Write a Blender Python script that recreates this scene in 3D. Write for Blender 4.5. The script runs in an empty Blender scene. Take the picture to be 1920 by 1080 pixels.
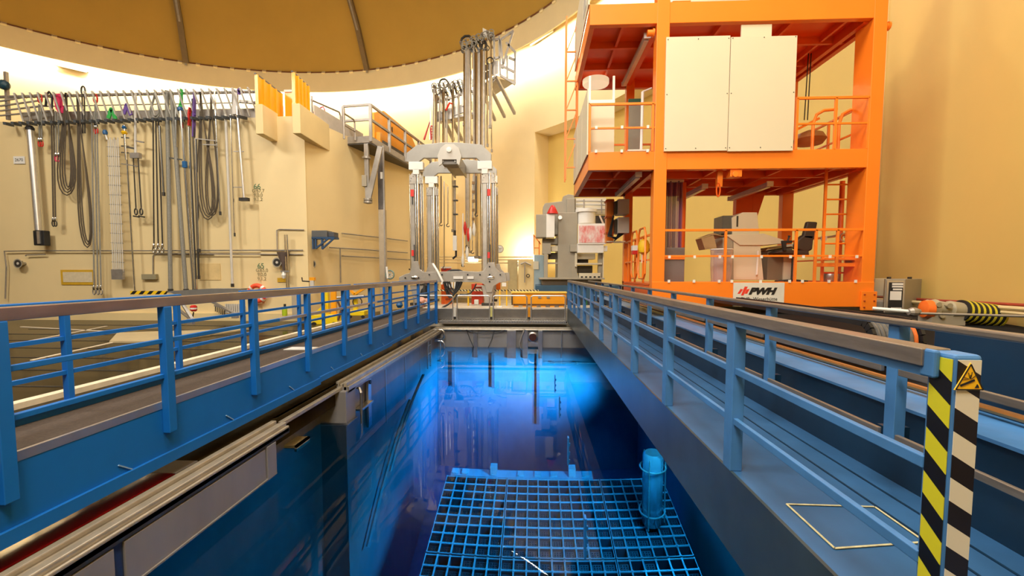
import bpy, bmesh, math, random
from mathutils import Vector, Matrix
random.seed(7)
S = bpy.context.scene
COL = S.collection
E = 2.2                                   # eye height above the pool-side floor
F = 850.0; PX, PY = 960.0, 568.0          # focal length and principal point in pixels of the 1920 px frame
YA = Vector((40, -55, F)).normalized()
ZA = Vector((0, -F, -55.0)); ZA.normalize(); ZA = (ZA - ZA.dot(YA)*YA).normalized()
XA = YA.cross(ZA)
# ---------------------------------------------------------------- camera
cd = bpy.data.cameras.new('camera'); cam = bpy.data.objects.new('camera', cd); COL.objects.link(cam)
cd.sensor_width = 36; cd.lens = F/1920*36; cd.shift_y = 28/1920; cd.clip_start = .05; cd.clip_end = 300
r = Vector((XA[0], YA[0], ZA[0])); u = -Vector((XA[1], YA[1], ZA[1])); b = -Vector((XA[2], YA[2], ZA[2]))
cam.matrix_world = Matrix(((r[0], u[0], b[0], 0), (r[1], u[1], b[1], 0), (r[2], u[2], b[2], E), (0, 0, 0, 1)))
S.camera = cam
# ---------------------------------------------------------------- world, exposure
w = bpy.data.worlds.new('hall_air'); S.world = w; w.use_nodes = True
w.node_tree.nodes['Background'].inputs[0].default_value = (1, .90, .72, 1)
w.node_tree.nodes['Background'].inputs[1].default_value = .10
S.view_settings.view_transform = 'Standard'; S.view_settings.look = 'None'
S.view_settings.exposure = 0.12; S.view_settings.gamma = 1; S.view_settings.use_curve_mapping = False
S.cycles.max_bounces = 10; S.cycles.diffuse_bounces = 4; S.cycles.transmission_bounces = 8; S.cycles.transparent_max_bounces = 12
S.cycles.caustics_reflective = False; S.cycles.caustics_refractive = False
S.cycles.sample_clamp_indirect = 6

def area(name, loc, target, sx, sy, power, color=(1, .9, .72), spread=180):
    l = bpy.data.lights.new(name, 'AREA'); l.shape = 'RECTANGLE'; l.size = sx; l.size_y = sy; l.energy = power; l.color = color; l.spread = math.radians(spread)
    o = bpy.data.objects.new(name, l); COL.objects.link(o); o.location = loc
    o.rotation_euler = (Vector(target)-Vector(loc)).to_track_quat('-Z', 'Y').to_euler()
    return o
WARM = (1, .93, .80)
area('hall_flood_light', (-9, 3, 17), (-10, 16, 1), 9, 6, 1350, WARM)
area('hall_flood_light', (1.0, 3.0, 17), (0, 12, 1), 5, 4, 1300, WARM)
area('hall_flood_light', (-20, 4, 16), (-15, 16, 0), 5, 3, 2000, WARM)
area('hall_flood_light', (-6, 17, 18), (-6, 26, 2), 6, 3, 1500, WARM)
area('hall_flood_light', (-1.2, -1.0, 9.0), (1.5, 10, 1.5), 3, 3, 900, WARM)
CC = Vector((-19.3, 16.0)); RR = 26.3; RW = 28.0; HT = E+18.5; HB = E+16.8
for k in range(26):                       # the lamps of the cove behind the ring beam
    a = math.radians(8 + k*7.2)
    d = Vector((math.cos(a), math.sin(a)))
    p = CC + d*(RR+.75)
    area('cove_light', (p.x, p.y, HB+.55), (p.x+d.x*1.0, p.y+d.y*1.0, HB-1.3), 3.0, .35, 300, (1, .94, .83))
BLUE = (.10, .52, 1)
area('underwater_light', (3.6, 9.6, -1.5), (.6, 10.6, -8), .4, 3, 850, (.20, .85, 1), 80)
area('underwater_light', (3.7, 12.5, -4.2), (-1.6, 18, -6.0), .4, 3, 1000, (.08, .60, 1), 70)
area('underwater_light', (3.7, 15.0, -7.5), (-2.0, 18, -7.0), .4, 2, 450, (.08, .55, 1), 90)
area('underwater_light', (3.6, 6.0, -2.5), (-3.9, 11.5, -5), .4, 2, 45, (.15, .80, 1), 110)
area('door_uplight', (-1.0, 35.6, 3.1), (-1.0, 37.4, 6.0), 1.4, .4, 330, (1, .96, .85))

# ---------------------------------------------------------------- helpers
def ray(px, py):
    d = Vector((px-PX, py-PY, F)); return Vector((d.dot(XA), d.dot(YA), d.dot(ZA)))
EYE = Vector((0, 0, E))
def at(px, py, Y): q = ray(px, py); return EYE + q*(Y/q.y)
def atZ(px, py, Z): q = ray(px, py); return EYE + q*((Z-E)/q.z)
def atX(px, py, X): q = ray(px, py); return EYE + q*(X/q.x)
V = Vector
_m = {}
def mat(name, col, rough=.5, metal=0, var=.12, scale=3.0, bump=0.0, col2=None, alpha=None, emit=None, coat=0, stretch=None, spec=None, ior=None):
    if name in _m: return _m[name]
    m = bpy.data.materials.new(name); m.use_nodes = True; nt = m.node_tree; P = nt.nodes['Principled BSDF']
    P.inputs['Roughness'].default_value = rough; P.inputs['Metallic'].default_value = metal
    tc = nt.nodes.new('ShaderNodeTexCoord'); mp = nt.nodes.new('ShaderNodeMapping'); nz = nt.nodes.new('ShaderNodeTexNoise')
    nt.links.new(tc.outputs['Object'], mp.inputs[0]); nt.links.new(mp.outputs[0], nz.inputs['Vector'])
    if stretch: mp.inputs['Scale'].default_value = stretch
    nz.inputs['Scale'].default_value = scale; nz.inputs['Detail'].default_value = 5; nz.inputs['Roughness'].default_value = .6
    rp = nt.nodes.new('ShaderNodeValToRGB'); rp.color_ramp.elements[0].position = .3; rp.color_ramp.elements[1].position = .7
    c2 = col2 or tuple(c*(1-var) for c in col); c1 = col if col2 else tuple(min(1, c*(1+var*.5)) for c in col)
    rp.color_ramp.elements[0].color = (*c2, 1); rp.color_ramp.elements[1].color = (*c1, 1)
    nt.links.new(nz.outputs[0], rp.inputs[0]); nt.links.new(rp.outputs[0], P.inputs['Base Color'])
    if bump:
        bp = nt.nodes.new('ShaderNodeBump'); bp.inputs['Strength'].default_value = bump; bp.inputs['Distance'].default_value = .01
        nt.links.new(nz.outputs[0], bp.inputs['Height']); nt.links.new(bp.outputs[0], P.inputs['Normal'])
    if ior: P.inputs['IOR'].default_value = ior
    if alpha is not None: P.inputs['Alpha'].default_value = alpha
    if coat: P.inputs['Coat Weight'].default_value = coat; P.inputs['Coat Roughness'].default_value = .08
    if emit: P.inputs['Emission Color'].default_value = (*emit[0], 1); P.inputs['Emission Strength'].default_value = emit[1]
    if spec is not None: P.inputs['Specular IOR Level'].default_value = spec
    _m[name] = m; return m

class MB:
    def __init__(s): s.v = []; s.f = []
    def add(s, vs, fs):
        n = len(s.v); s.v += [V(a) for a in vs]; s.f += [tuple(n+i for i in f) for f in fs]; return s
    def hexa(s, p):   # 8 points: bottom ring 0-3, top ring 4-7
        return s.add(p, [(0, 3, 2, 1), (4, 5, 6, 7), (0, 1, 5, 4), (1, 2, 6, 5), (2, 3, 7, 6), (3, 0, 4, 7)])
    def box(s, x0, x1, y0, y1, z0, z1):
        return s.hexa([(x0, y0, z0), (x1, y0, z0), (x1, y1, z0), (x0, y1, z0), (x0, y0, z1), (x1, y0, z1), (x1, y1, z1), (x0, y1, z1)])
    def bar(s, p, q, w, h=None, up=None):   # box along p-q, w across, h in the up direction
        h = h or w; p, q = V(p), V(q); d = (q-p).normalized(); up = V(up) if up else (V((0, 0, 1)) if abs(d.z) < .95 else V((0, 1, 0)))
        a = d.cross(up).normalized()*(w/2); c = a.cross(d).normalized()*(h/2)
        return s.hexa([p-a-c, p+a-c, q+a-c, q-a-c, p-a+c, p+a+c, q+a+c, q-a+c])
    def path(s, pts, r, n=8, caps=True, closed=False):
        pts = [V(p) for p in pts]; N = len(pts); base = len(s.v); prev = None
        for i, p in enumerate(pts):
            if closed: d = pts[(i+1) % N]-pts[i-1]
            else: d = (pts[min(i+1, N-1)]-pts[max(i-1, 0)])
            d.normalize()
            if prev is None:
                a = d.cross(V((0, 0, 1)) if abs(d.z) < .9 else V((0, 1, 0))).normalized()
            else:
                a = (prev - d*prev.dot(d)).normalized()
            prev = a; c = d.cross(a); rr = r[i] if isinstance(r, (list, tuple)) else r
            for k in range(n):
                t = 2*math.pi*k/n; s.v.append(p + (a*math.cos(t)+c*math.sin(t))*rr)
        for i in range(N if closed else N-1):
            j = (i+1) % N
            for k in range(n):
                l = (k+1) % n; s.f.append((base+i*n+k, base+i*n+l, base+j*n+l, base+j*n+k))
        if caps and not closed:
            s.f.append(tuple(base+k for k in range(n))[::-1]); s.f.append(tuple(base+(N-1)*n+k for k in range(n)))
        return s
    def tube(s, p, q, r, n=10): return s.path([p, q], r, n)
    def prism(s, pts, ext):
        pts = [V(p) for p in pts]; e = V(ext); n = len(pts)
        return s.add(pts+[p+e for p in pts], [tuple(range(n))[::-1], tuple(range(n, 2*n))]+[(i, (i+1) % n, n+(i+1) % n, n+i) for i in range(n)])
    def lathe(s, c, prof, n=20, axis=(0, 0, 1)):
        ax = V(axis).normalized(); a = ax.orthogonal().normalized(); b_ = ax.cross(a); c = V(c); base = len(s.v); M = len(prof)
        for rr, z in prof:
            for k in range(n):
                t = 2*math.pi*k/n; s.v.append(c+ax*z+(a*math.cos(t)+b_*math.sin(t))*rr)
        for i in range(M-1):
            for k in range(n):
                l = (k+1) % n; s.f.append((base+i*n+k, base+i*n+l, base+(i+1)*n+l, base+(i+1)*n+k))
        s.f.append(tuple(base+k for k in range(n))[::-1]); s.f.append(tuple(base+(M-1)*n+k for k in range(n)))
        return s
    def build(s, name, m, parent=None, smooth=False, bev=0, loc=None, kind=None, label=None):
        me = bpy.data.meshes.new(name); off = V(loc) if loc is not None else V((0, 0, 0))
        if parent is not None: off = wloc(parent)
        me.from_pydata([tuple(v-off) for v in s.v], [], s.f); me.update()
        if s.v and len(s.f) < 60000:
            bm = bmesh.new(); bm.from_mesh(me); bmesh.ops.recalc_face_normals(bm, faces=bm.faces); bm.to_mesh(me); bm.free()
        me.materials.append(m)
        if smooth:
            me.polygons.foreach_set('use_smooth', [True]*len(me.polygons))
            try: me.set_sharp_from_angle(angle=math.radians(40))
            except Exception: pass
        o = bpy.data.objects.new(name, me); COL.objects.link(o)
        if parent is not None: o.parent = parent
        else: o.location = off
        if bev:
            bv = o.modifiers.new('bevel', 'BEVEL'); bv.width = bev; bv.segments = 2; bv.limit_method = 'ANGLE'
        if kind: o['kind'] = kind
        if label: o['label'] = label
        return o
def wloc(o):
    l = V(o.location)
    while o.parent: o = o.parent; l = l + V(o.location)
    return l
def T(name, label, cat, loc=(0, 0, 0), group=None):
    o = bpy.data.objects.new(name, None); COL.objects.link(o); o.location = loc; o.empty_display_size = .2
    o['label'] = label; o['category'] = cat
    if group: o['group'] = group
    return o
def tag(o, label, cat, group=None):
    o['label'] = label; o['category'] = cat
    if group: o['group'] = group
    return o
def struct(mb, name, m, **k): return mb.build(name, m, kind='structure', **k)
def dup(o, parent=None, loc=None):
    c = o.copy(); COL.objects.link(c); c.parent = parent
    if loc is not None: c.location = loc
    for ch in list(o.children): dup(ch, c)
    return c
def text(s_, size, loc, m, parent=None, rot=(math.pi/2, 0, 0), shear=0, bold=0, align='CENTER', ext=.002, name='lettering'):
    c = bpy.data.curves.new(name, 'FONT'); c.body = s_; c.size = size; c.shear = shear; c.offset = bold; c.extrude = ext
    c.align_x = align; c.align_y = 'CENTER'; c.materials.append(m)
    o = bpy.data.objects.new(name, c); COL.objects.link(o); o.rotation_euler = rot
    if parent is not None: o.parent = parent; o.location = V(loc)-wloc(parent)
    else: o.location = loc
    return o
def arc(c, r, a0, a1, n, ux=(1, 0, 0), uy=(0, 0, 1)):
    c, ux, uy = V(c), V(ux), V(uy)
    return [c+ux*(r*math.cos(a0+(a1-a0)*i/n))+uy*(r*math.sin(a0+(a1-a0)*i/n)) for i in range(n+1)]

# ---------------------------------------------------------------- materials
WALL = mat('wall_paint', (.80, .63, .34), .55, var=.06, scale=.25, bump=.02)
WALLD = mat('niche_paint', (.76, .54, .16), .55, var=.05, scale=.3)
DOME = mat('dome_paint_underlit', (.47, .29, .05), .7, var=.06, scale=.35)  # much the wall paint, darkened in colour for the underlit dome
RING = mat('ring_beam_paint', (.94, .80, .50), .6, var=.05, scale=.5)
STEEL = mat('stainless_steel', (.62, .60, .57), .32, 1, var=.15, scale=2)
STEELM = mat('satin_steel_panel', (.34, .32, .32), .42, .4, var=.16, scale=1.3, stretch=(1, 1, .3))
COPE = mat('coping_steel', (.52, .46, .37), .36, .5, var=.2, scale=4)
RAILW = mat('worn_metal_handrail', (.55, .50, .50), .27, .9, var=.25, scale=9, stretch=(1, .2, 1), bump=.05)
RAILR = mat('brown_anodised_handrail', (.31, .27, .235), .38, .7, var=.22, scale=12, stretch=(3, .3, 3), bump=.06)
ALU = mat('aluminium', (.72, .70, .68), .35, .9, var=.1, scale=5)
BL = mat('blue_paint_left', (.003, .135, .50), .5, var=.08, scale=2, coat=.05)
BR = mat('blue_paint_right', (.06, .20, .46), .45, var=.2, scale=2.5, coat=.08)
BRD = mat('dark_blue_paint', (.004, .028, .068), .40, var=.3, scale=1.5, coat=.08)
BRDK = mat('blue_deck_paint', (.03, .11, .26), .42, var=.3, scale=1.2)
GRIT = mat('brown_grit_deck', (.085, .06, .045), .85, var=.3, scale=40, bump=.4)
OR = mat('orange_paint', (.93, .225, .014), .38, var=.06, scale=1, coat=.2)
ORD = mat('orange_paint_shaded', (.80, .115, .008), .45, var=.08, scale=1, coat=.15)  # gantry orange with shade put into the colour, for undersides and rear members
CREAM = mat('cream_panel', (.68, .61, .46), .5, var=.03, scale=.7)
GREY = mat('machine_grey', (.36, .32, .25), .5, var=.08, scale=1.5)
GREYL = mat('light_grey', (.58, .55, .50), .45, var=.06, scale=2)
WHITE = mat('white_paint', (.82, .80, .76), .4, var=.04)
BLACK = mat('black_rubber', (.012, .012, .014), .5, var=.3)
DARK = mat('dark_metal', (.06, .055, .05), .4, .4, var=.3)
RED = mat('red_paint', (.62, .02, .015), .4)
YEL = mat('yellow_paint', (.85, .50, .01), .4, var=.06)
SIGNY = mat('warning_yellow', (.95, .52, .01), .4, var=.02)
YELO = mat('orange_yellow_paint', (.90, .36, .006), .42, var=.05, coat=.2)
CONC = mat('cream_concrete', (.74, .58, .30), .65, var=.05, scale=1)
GALV = mat('galvanised_steel', (.36, .33, .30), .45, .6, var=.15, scale=4)
ROPE = mat('dark_rope', (.10, .075, .05), .8, var=.4, scale=60)
STRAP = mat('grey_strap', (.24, .23, .20), .7, var=.2, scale=20)
PINK = mat('pink_strap', (.70, .03, .12), .6)
GREEN = mat('green_strap', (.03, .38, .07), .6)
PURP = mat('purple_strap', (.14, .07, .32), .6)
BLUEC = mat('blue_cap', (.01, .10, .28), .4)
HZ_CREAM = mat('cream_reflective', (.78, .68, .50), .4)
LIT = mat('lamp_tube', (1, 1, 1), .4, emit=((1, .95, .85), 2.0))
BRASS = mat('copper_strip', (.50, .24, .08), .35, .8)
def clearmat(name, tint, alpha, rough=.05):
    m = bpy.data.materials.new(name); m.use_nodes = True; nt = m.node_tree; nt.nodes.clear()
    o = nt.nodes.new('ShaderNodeOutputMaterial'); mx = nt.nodes.new('ShaderNodeMixShader'); t = nt.nodes.new('ShaderNodeBsdfTransparent')
    g = nt.nodes.new('ShaderNodeBsdfPrincipled'); g.inputs['Base Color'].default_value = (*tint, 1); g.inputs['Roughness'].default_value = rough
    lw = nt.nodes.new('ShaderNodeLayerWeight'); lw.inputs[0].default_value = .3
    ad = nt.nodes.new('ShaderNodeMath'); ad.operation = 'MULTIPLY_ADD'; ad.inputs[1].default_value = (.25 if alpha < .05 else .6); ad.inputs[2].default_value = alpha; ad.use_clamp = True
    nz = nt.nodes.new('ShaderNodeTexNoise'); nz.inputs['Scale'].default_value = 6; bp = nt.nodes.new('ShaderNodeBump'); bp.inputs['Strength'].default_value = .3
    nt.links.new(nz.outputs[0], bp.inputs['Height']); nt.links.new(bp.outputs[0], g.inputs['Normal'])
    nt.links.new(lw.outputs['Facing'], ad.inputs[0]); nt.links.new(ad.outputs[0], mx.inputs[0]); nt.links.new(t.outputs[0], mx.inputs[1]); nt.links.new(g.outputs[0], mx.inputs[2]); nt.links.new(mx.outputs[0], o.inputs[0])
    return m
ACRY = clearmat('clear_acrylic', (.15, .15, .15), .015)
FOIL = clearmat('crinkled_clear_foil', (.75, .62, .58), .30, .15)
FOILD = clearmat('violet_clear_foil', (.24, .11, .22), .72, .12)

def striped(name, ca, cb, freq, dirv, rough=.4):
    m = bpy.data.materials.new(name); m.use_nodes = True; nt = m.node_tree; P = nt.nodes['Principled BSDF']; P.inputs['Roughness'].default_value = rough
    tc = nt.nodes.new('ShaderNodeTexCoord'); dt = nt.nodes.new('ShaderNodeVectorMath'); dt.operation = 'DOT_PRODUCT'; dt.inputs[1].default_value = dirv
    mu = nt.nodes.new('ShaderNodeMath'); mu.operation = 'MULTIPLY'; mu.inputs[1].default_value = freq
    fr = nt.nodes.new('ShaderNodeMath'); fr.operation = 'FRACT'; gt = nt.nodes.new('ShaderNodeMath'); gt.operation = 'GREATER_THAN'; gt.inputs[1].default_value = .5
    mx = nt.nodes.new('ShaderNodeMix'); mx.data_type = 'RGBA'; mx.inputs['A'].default_value = (*ca, 1); mx.inputs['B'].default_value = (*cb, 1)
    nt.links.new(tc.outputs['Object'], dt.inputs[0]); nt.links.new(dt.outputs['Value'], mu.inputs[0]); nt.links.new(mu.outputs[0], fr.inputs[0]); nt.links.new(fr.outputs[0], gt.inputs[0])
    nt.links.new(gt.outputs[0], mx.inputs['Factor']); nt.links.new(mx.outputs['Result'], P.inputs['Base Color']); return m

# ================================================================ SETTING
WATER = E-2.95
PB = WATER-12.0
# floors
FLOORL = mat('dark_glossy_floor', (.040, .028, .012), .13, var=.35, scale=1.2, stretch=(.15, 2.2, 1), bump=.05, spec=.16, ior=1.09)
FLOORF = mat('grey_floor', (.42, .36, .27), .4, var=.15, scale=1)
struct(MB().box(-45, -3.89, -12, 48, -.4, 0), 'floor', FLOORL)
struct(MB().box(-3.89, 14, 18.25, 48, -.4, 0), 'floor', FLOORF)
struct(MB().box(4.2, 14, -12, 18.25, -.4, 0), 'floor', FLOORF)
struct(MB().box(-4.2, 4.2, 18.25, 18.3, -.4, .05), 'trim_1', STEEL)
# pool tank
PW = mat('pool_liner_steel', (.33, .32, .32), .42, .4, var=.22, scale=.9, stretch=(1, 1, .35))
PF = mat('pool_floor_steel', (.20, .24, .30), .5, .4, var=.2)
struct(MB().box(-4.6, -4.2, -8, 8.7, PB, -.02), 'wall_pool_left', PW)
struct(MB().box(-4.6, -3.88, 8.7, 18.25, PB, -.02), 'wall_pool_left_far', PW)
fw = struct(MB().box(-4.2, 4.6, 18.0, 18.4, PB, -.02), 'wall_pool_far', PW)
struct(MB().box(4.2, 4.6, -8, 18.4, PB, -.02), 'wall_pool_right', PW)
struct(MB().box(-4.6, 4.6, -8.4, -8, PB, 0), 'wall_pool_near', PW)
struct(MB().box(-4.6, 4.6, -8.4, 18.4, PB-.3, PB), 'floor_pool', PF)
# water body
wm = bpy.data.materials.new('pool_water'); wm.use_nodes = True; nt = wm.node_tree; nt.nodes.clear()
o_ = nt.nodes.new('ShaderNodeOutputMaterial'); g_ = nt.nodes.new('ShaderNodeBsdfRefraction'); g_.inputs['IOR'].default_value = 1.33; g_.inputs['Roughness'].default_value = 0
gl = nt.nodes.new('ShaderNodeBsdfGlossy'); gl.inputs['Roughness'].default_value = 0; fr = nt.nodes.new('ShaderNodeFresnel'); fr.inputs['IOR'].default_value = 1.16; gmx = nt.nodes.new('ShaderNodeMixShader')
nt.links.new(fr.outputs[0], gmx.inputs[0]); nt.links.new(g_.outputs[0], gmx.inputs[1]); nt.links.new(gl.outputs[0], gmx.inputs[2])
va = nt.nodes.new('ShaderNodeVolumeAbsorption'); va.inputs['Color'].default_value = (.02, .72, .93, 1); va.inputs['Density'].default_value = .22
nz = nt.nodes.new('ShaderNodeTexNoise'); nz.inputs['Scale'].default_value = .5; tcw = nt.nodes.new('ShaderNodeTexCoord'); nt.links.new(tcw.outputs['Object'], nz.inputs['Vector'])
bp = nt.nodes.new('ShaderNodeBump'); bp.inputs['Strength'].default_value = .015; bp.inputs['Distance'].default_value = .1
nt.links.new(nz.outputs[0], bp.inputs['Height']); nt.links.new(bp.outputs[0], g_.inputs['Normal']); nt.links.new(bp.outputs[0], gl.inputs['Normal'])
nt.links.new(gmx.outputs[0], o_.inputs['Surface']); nt.links.new(va.outputs[0], o_.inputs['Volume'])
wt = MB().box(-4.4, 4.4, -8.2, 18.2, PB-.15, WATER).build('pool_water', wm); wt['kind'] = 'structure'
# hall walls
ZT = E+7.1                                   # top of the left concrete block
poly = [V((-40, 20.6)), V((-10.37, 20.6)), V((-9.35, 24.8)), V((-8.07, 28.9)), V((-6.9, 33.5)), V((-6.9, 44)), V((-40, 44))]
m_ = MB().prism([(p.x, p.y, -.1) for p in poly], (0, 0, ZT+.1)); struct(m_, 'wall_left', WALL)
# slightly proud facet between the seam and the corner
struct(MB().box(-12.6, -10.37, 20.5, 20.62, 0, ZT), 'trim_2', WALL)
struct(MB().box(-40, -10.37, 20.42, 20.6, 0, .35), 'baseboard_left', CONC)
def cyl(R0, R1, z0, z1, a0, a1, n, name, m, smooth=True):
    mb = MB(); base = 0
    for i in range(n+1):
        a = math.radians(a0+(a1-a0)*i/n); c, s_ = math.cos(a), math.sin(a)
        for R in (R0, R1):
            for z in (z0, z1): mb.v.append(V((CC.x+R*c, CC.y+R*s_, z)))
    for i in range(n):
        j = 4*i; k = j+4
        mb.f += [(j, j+1, k+1, k), (j+2, k+2, k+3, j+3), (j, k, k+2, j+2), (j+1, j+3, k+3, k+1)]
    mb.f += [(0, 2, 3, 1), (4*n, 4*n+1, 4*n+3, 4*n+2)]
    return struct(mb, name, m, smooth=smooth)
# niche opening between azimuths A0..A1 behind the gantry
pn = at(1000, 300, 20); 
def azi(px, R=RW):   # azimuth on the cylinder seen through column px at eye level
    d = ray(px, 513); d = V((d.x, d.y)).normalized(); o = -CC
    bq = o.dot(d); t = -bq+math.sqrt(bq*bq-(o.length_squared-R*R)); p = d*t-CC; return math.degrees(math.atan2(p.y, p.x)), t*d.y
A1, Yn = azi(1000); A0 = azi(1636)[0]
ZL = E + 8.6*1.0
ZL = atZ(1000, 255, 99).z if False else E+(513-255)/850*Yn
cyl(RW, RW+.5, -.1, HT+4, -60, A0, 30, 'wall_right', WALLD)
cyl(RW, RW+1.6, ZL, HT+4, A0, A1, 24, 'wall_back_upper', WALL)
cyl(RW, RW+.5, -.1, HT+4, A1, 215, 60, 'wall_back', WALL)
cyl(RW+1.6, RW+2.0, -.1, ZL+.5, A0-4, A1+4, 24, 'wall_niche', WALLD)
for a in (A0, A1):
    c = V((math.cos(math.radians(a)), math.sin(math.radians(a)))); t = V((-c.y, c.x))*.12
    p = CC+c*(RW-.02); q = CC+c*(RW+1.7)
    struct(MB().hexa([(p.x-t.x, p.y-t.y, 0), (q.x-t.x, q.y-t.y, 0), (q.x+t.x, q.y+t.y, 0), (p.x+t.x, p.y+t.y, 0), (p.x-t.x, p.y-t.y, ZL+.1), (q.x-t.x, q.y-t.y, ZL+.1), (q.x+t.x, q.y+t.y, ZL+.1), (p.x+t.x, p.y+t.y, ZL+.1)]), 'trim_3', WALL)
# ring beam with clips, dome
ring = cyl(RR, RR+.12, HB, HT, -60, 215, 120, 'ceiling_ring_beam', RING)
struct(MB().path([(CC.x+(RR-.06)*math.cos(a), CC.y+(RR-.06)*math.sin(a), HT+.02) for a in [math.radians(-60+2.5*i) for i in range(111)]], .05, 6), 'trim_4', mat('rust_brown_cable', (.16, .05, .02), .5))
clip0 = None
for k in range(64):
    a = math.radians(-20+k*2.9); c = V((math.cos(a), math.sin(a), 0)); p = V((CC.x, CC.y, HT))+c*(RR-.05)
    if clip0 is None:
        clip0 = MB().box(-.06, .06, -.16, .16, -.14, .14).build('clip', RING, bev=0); cl = clip0
        mb = MB(); 
    else:
        cl = clip0.copy(); COL.objects.link(cl)
    cl.parent = ring; cl.location = p; cl.rotation_euler = (0, .5, a)
RD = 28.6; zc = HT-math.sqrt(RD*RD-RR*RR)
mb = MB(); n1, n2 = 96, 20; th0 = math.asin(RR/RD)
for i in range(n2+1):
    th = th0*(1-i/n2)
    if i == n2: th = .001
    for k in range(n1):
        a = 2*math.pi*k/n1; mb.v.append(V((CC.x+RD*math.sin(th)*math.cos(a), CC.y+RD*math.sin(th)*math.sin(a), zc+RD*math.cos(th))))
for i in range(n2):
    for k in range(n1):
        l = (k+1) % n1; mb.f.append((i*n1+k, i*n1+l, (i+1)*n1+l, (i+1)*n1+k))
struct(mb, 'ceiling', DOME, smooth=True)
RIB = mat('rib_grey_brown', (.20, .14, .07), .6, .2)
def dazi(px, py):
    p = atZ(px, py, HT); return math.atan2(p.y-CC.y, p.x-CC.x)
for nme, a in (('trim_5', dazi(352, 121)), ('trim_6', dazi(692, 133))):
    d = V((math.cos(a), math.sin(a), 0)); pts = []
    for i in range(9):
        th = th0*(1-i*.10)
        pts.append(V((CC.x, CC.y, zc))+d*(RD-.25)*math.sin(th)+V((0, 0, (RD-.25)*math.cos(th))))
    mb = MB()
    for p, q in zip(pts, pts[1:]): mb.bar(p, q, .42, .3)
    rb = struct(mb, nme, RIB)
    mb = MB()
    for p, q in zip(pts, pts[1:]): mb.bar(p+V((0, 0, -.2)), q+V((0, 0, -.2)), .16, .12)
    mb.build('cable_tray', GALV, rb)

# ================================================================ LEFT WALKWAY
def rel(d): return E-d
L = T('service_walkway', 'bright blue painted service walkway with grit deck along the left edge of the pool', 'walkway', (-4.25, 10.5, rel(1.96)))
XL, XL2 = -3.9, -4.65
Y0, Y1 = -1.2, 17.95
g = MB().box(XL-.02, XL, Y0, 17.75, rel(1.90), rel(1.40)).box(XL-.14, XL+.03, Y0, 8.0, rel(2.02), rel(1.90)).box(XL-.14, XL+.03, 8.0, 12.2, rel(1.98), rel(1.88)).box(XL-.14, XL+.03, 12.2, 17.75, rel(1.95), rel(1.86))
g.build('girder', BL, L, bev=.004)
MB().box(XL2-.02, XL2+.01, Y0, 17.75, rel(1.9), rel(1.27)).box(XL2-.02, XL2+.06, Y0, 17.75, rel(1.29), rel(1.255)).build('far_girder', BL, L)
MB().box(XL2, XL-.02, Y0, 17.75, rel(1.42), rel(1.375)).build('deck', GRIT, L)
MB().box(XL-.03, XL+.004, Y0, 17.75, rel(1.42), rel(1.345)).build('edge_strip', ALU, L, label='bright aluminium edge strip with rivets')
post = MB().box(XL, XL+.08, -.05, .05, rel(1.68), rel(.345)).build('post', BL, L, bev=.006)
plate = MB().box(XL-.002, XL+.012, -.11, -.045, rel(1.68), rel(1.40)).box(XL, XL+.025, -.09, -.07, rel(1.66), rel(1.63)).box(XL, XL+.025, -.09, -.07, rel(1.58), rel(1.55)).box(XL, XL+.025, -.09, -.07, rel(1.49), rel(1.46)).build('bolted_plate', BL)
plate.parent = post; plate.location = (-wloc(L))
pl0 = post.location.copy()
ys = [3.06+1.5*k for k in range(10)]+[17.85]
for i, y in enumerate([1.56, .06]+ys):
    o = post if i == 0 else dup(post, L)
    o.location = pl0+V((0, y-0, 0)); 
plate.location = (0, 0, 0)
for v in plate.data.vertices: v.co -= wloc(L)
# diagonal weld stiffeners
for i, y in enumerate([4.0+1.5*k for k in range(9)]):
    MB().bar((XL+.006, y+.12, rel(1.90)), (XL+.006, y-.02, rel(1.80)), .01, .012).build('gusset', mat('pale_blue_weld', (.25, .42, .62), .5), L)
MB().box(XL-.02, XL+.075, Y0, Y1, rel(.345), rel(.245)).build('handrail', RAILW, L, bev=.005, label='worn silver brown metal handrail')
for d in (.70, 1.07): MB().box(XL+.0, XL+.045, Y0, Y1, rel(d+.025), rel(d-.02)).build('rail_bar', BL, L, bev=.004)
MB().box(XL+.045, XL+.055, 6.7, 11.0, rel(.725), rel(.68)).build('wear_strip', ALU, L, label='scratched bare metal strip on the middle bar')
# far side of the left walkway
for y0, y1 in ((Y0, 5.75), (6.98, 11.3), (11.6, 14.5), (14.8, 17.9)):
    MB().box(XL2-.03, XL2+.03, y0, y1, rel(.33), rel(.27)).build('far_handrail', BL, L, bev=.008)
for i, y in enumerate([1.9, 4.27, 5.69, 7.03, 8.78, 9.81, 11.18, 13.0, 13.92, 16.5]):
    if i == 0: fp = MB().box(XL2-.03, XL2+.03, -.03, .03, rel(1.30), rel(.33)).build('far_post', BL, L, bev=.004); f0 = fp.location.copy(); o = fp
    else: o = dup(fp, L)
    o.location = f0+V((0, y, 0))
for d in (.64, .98): MB().box(XL2-.02, XL2+.02, Y0, Y1, rel(d+.02), rel(d-.02)).build('far_rail_bar', BL, L)
MB().box(XL-.02, XL+.09, 17.82, 17.9, rel(2.0), rel(.3)).build('end_plate', BL, L)
pp = tag(MB().box(-4.5, -4.0, 7.9, 8.2, rel(1.375), rel(1.365)).build('paper_sheet', WHITE), 'white paper sheet lying on the brown grit deck of the blue walkway', 'paper')

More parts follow.
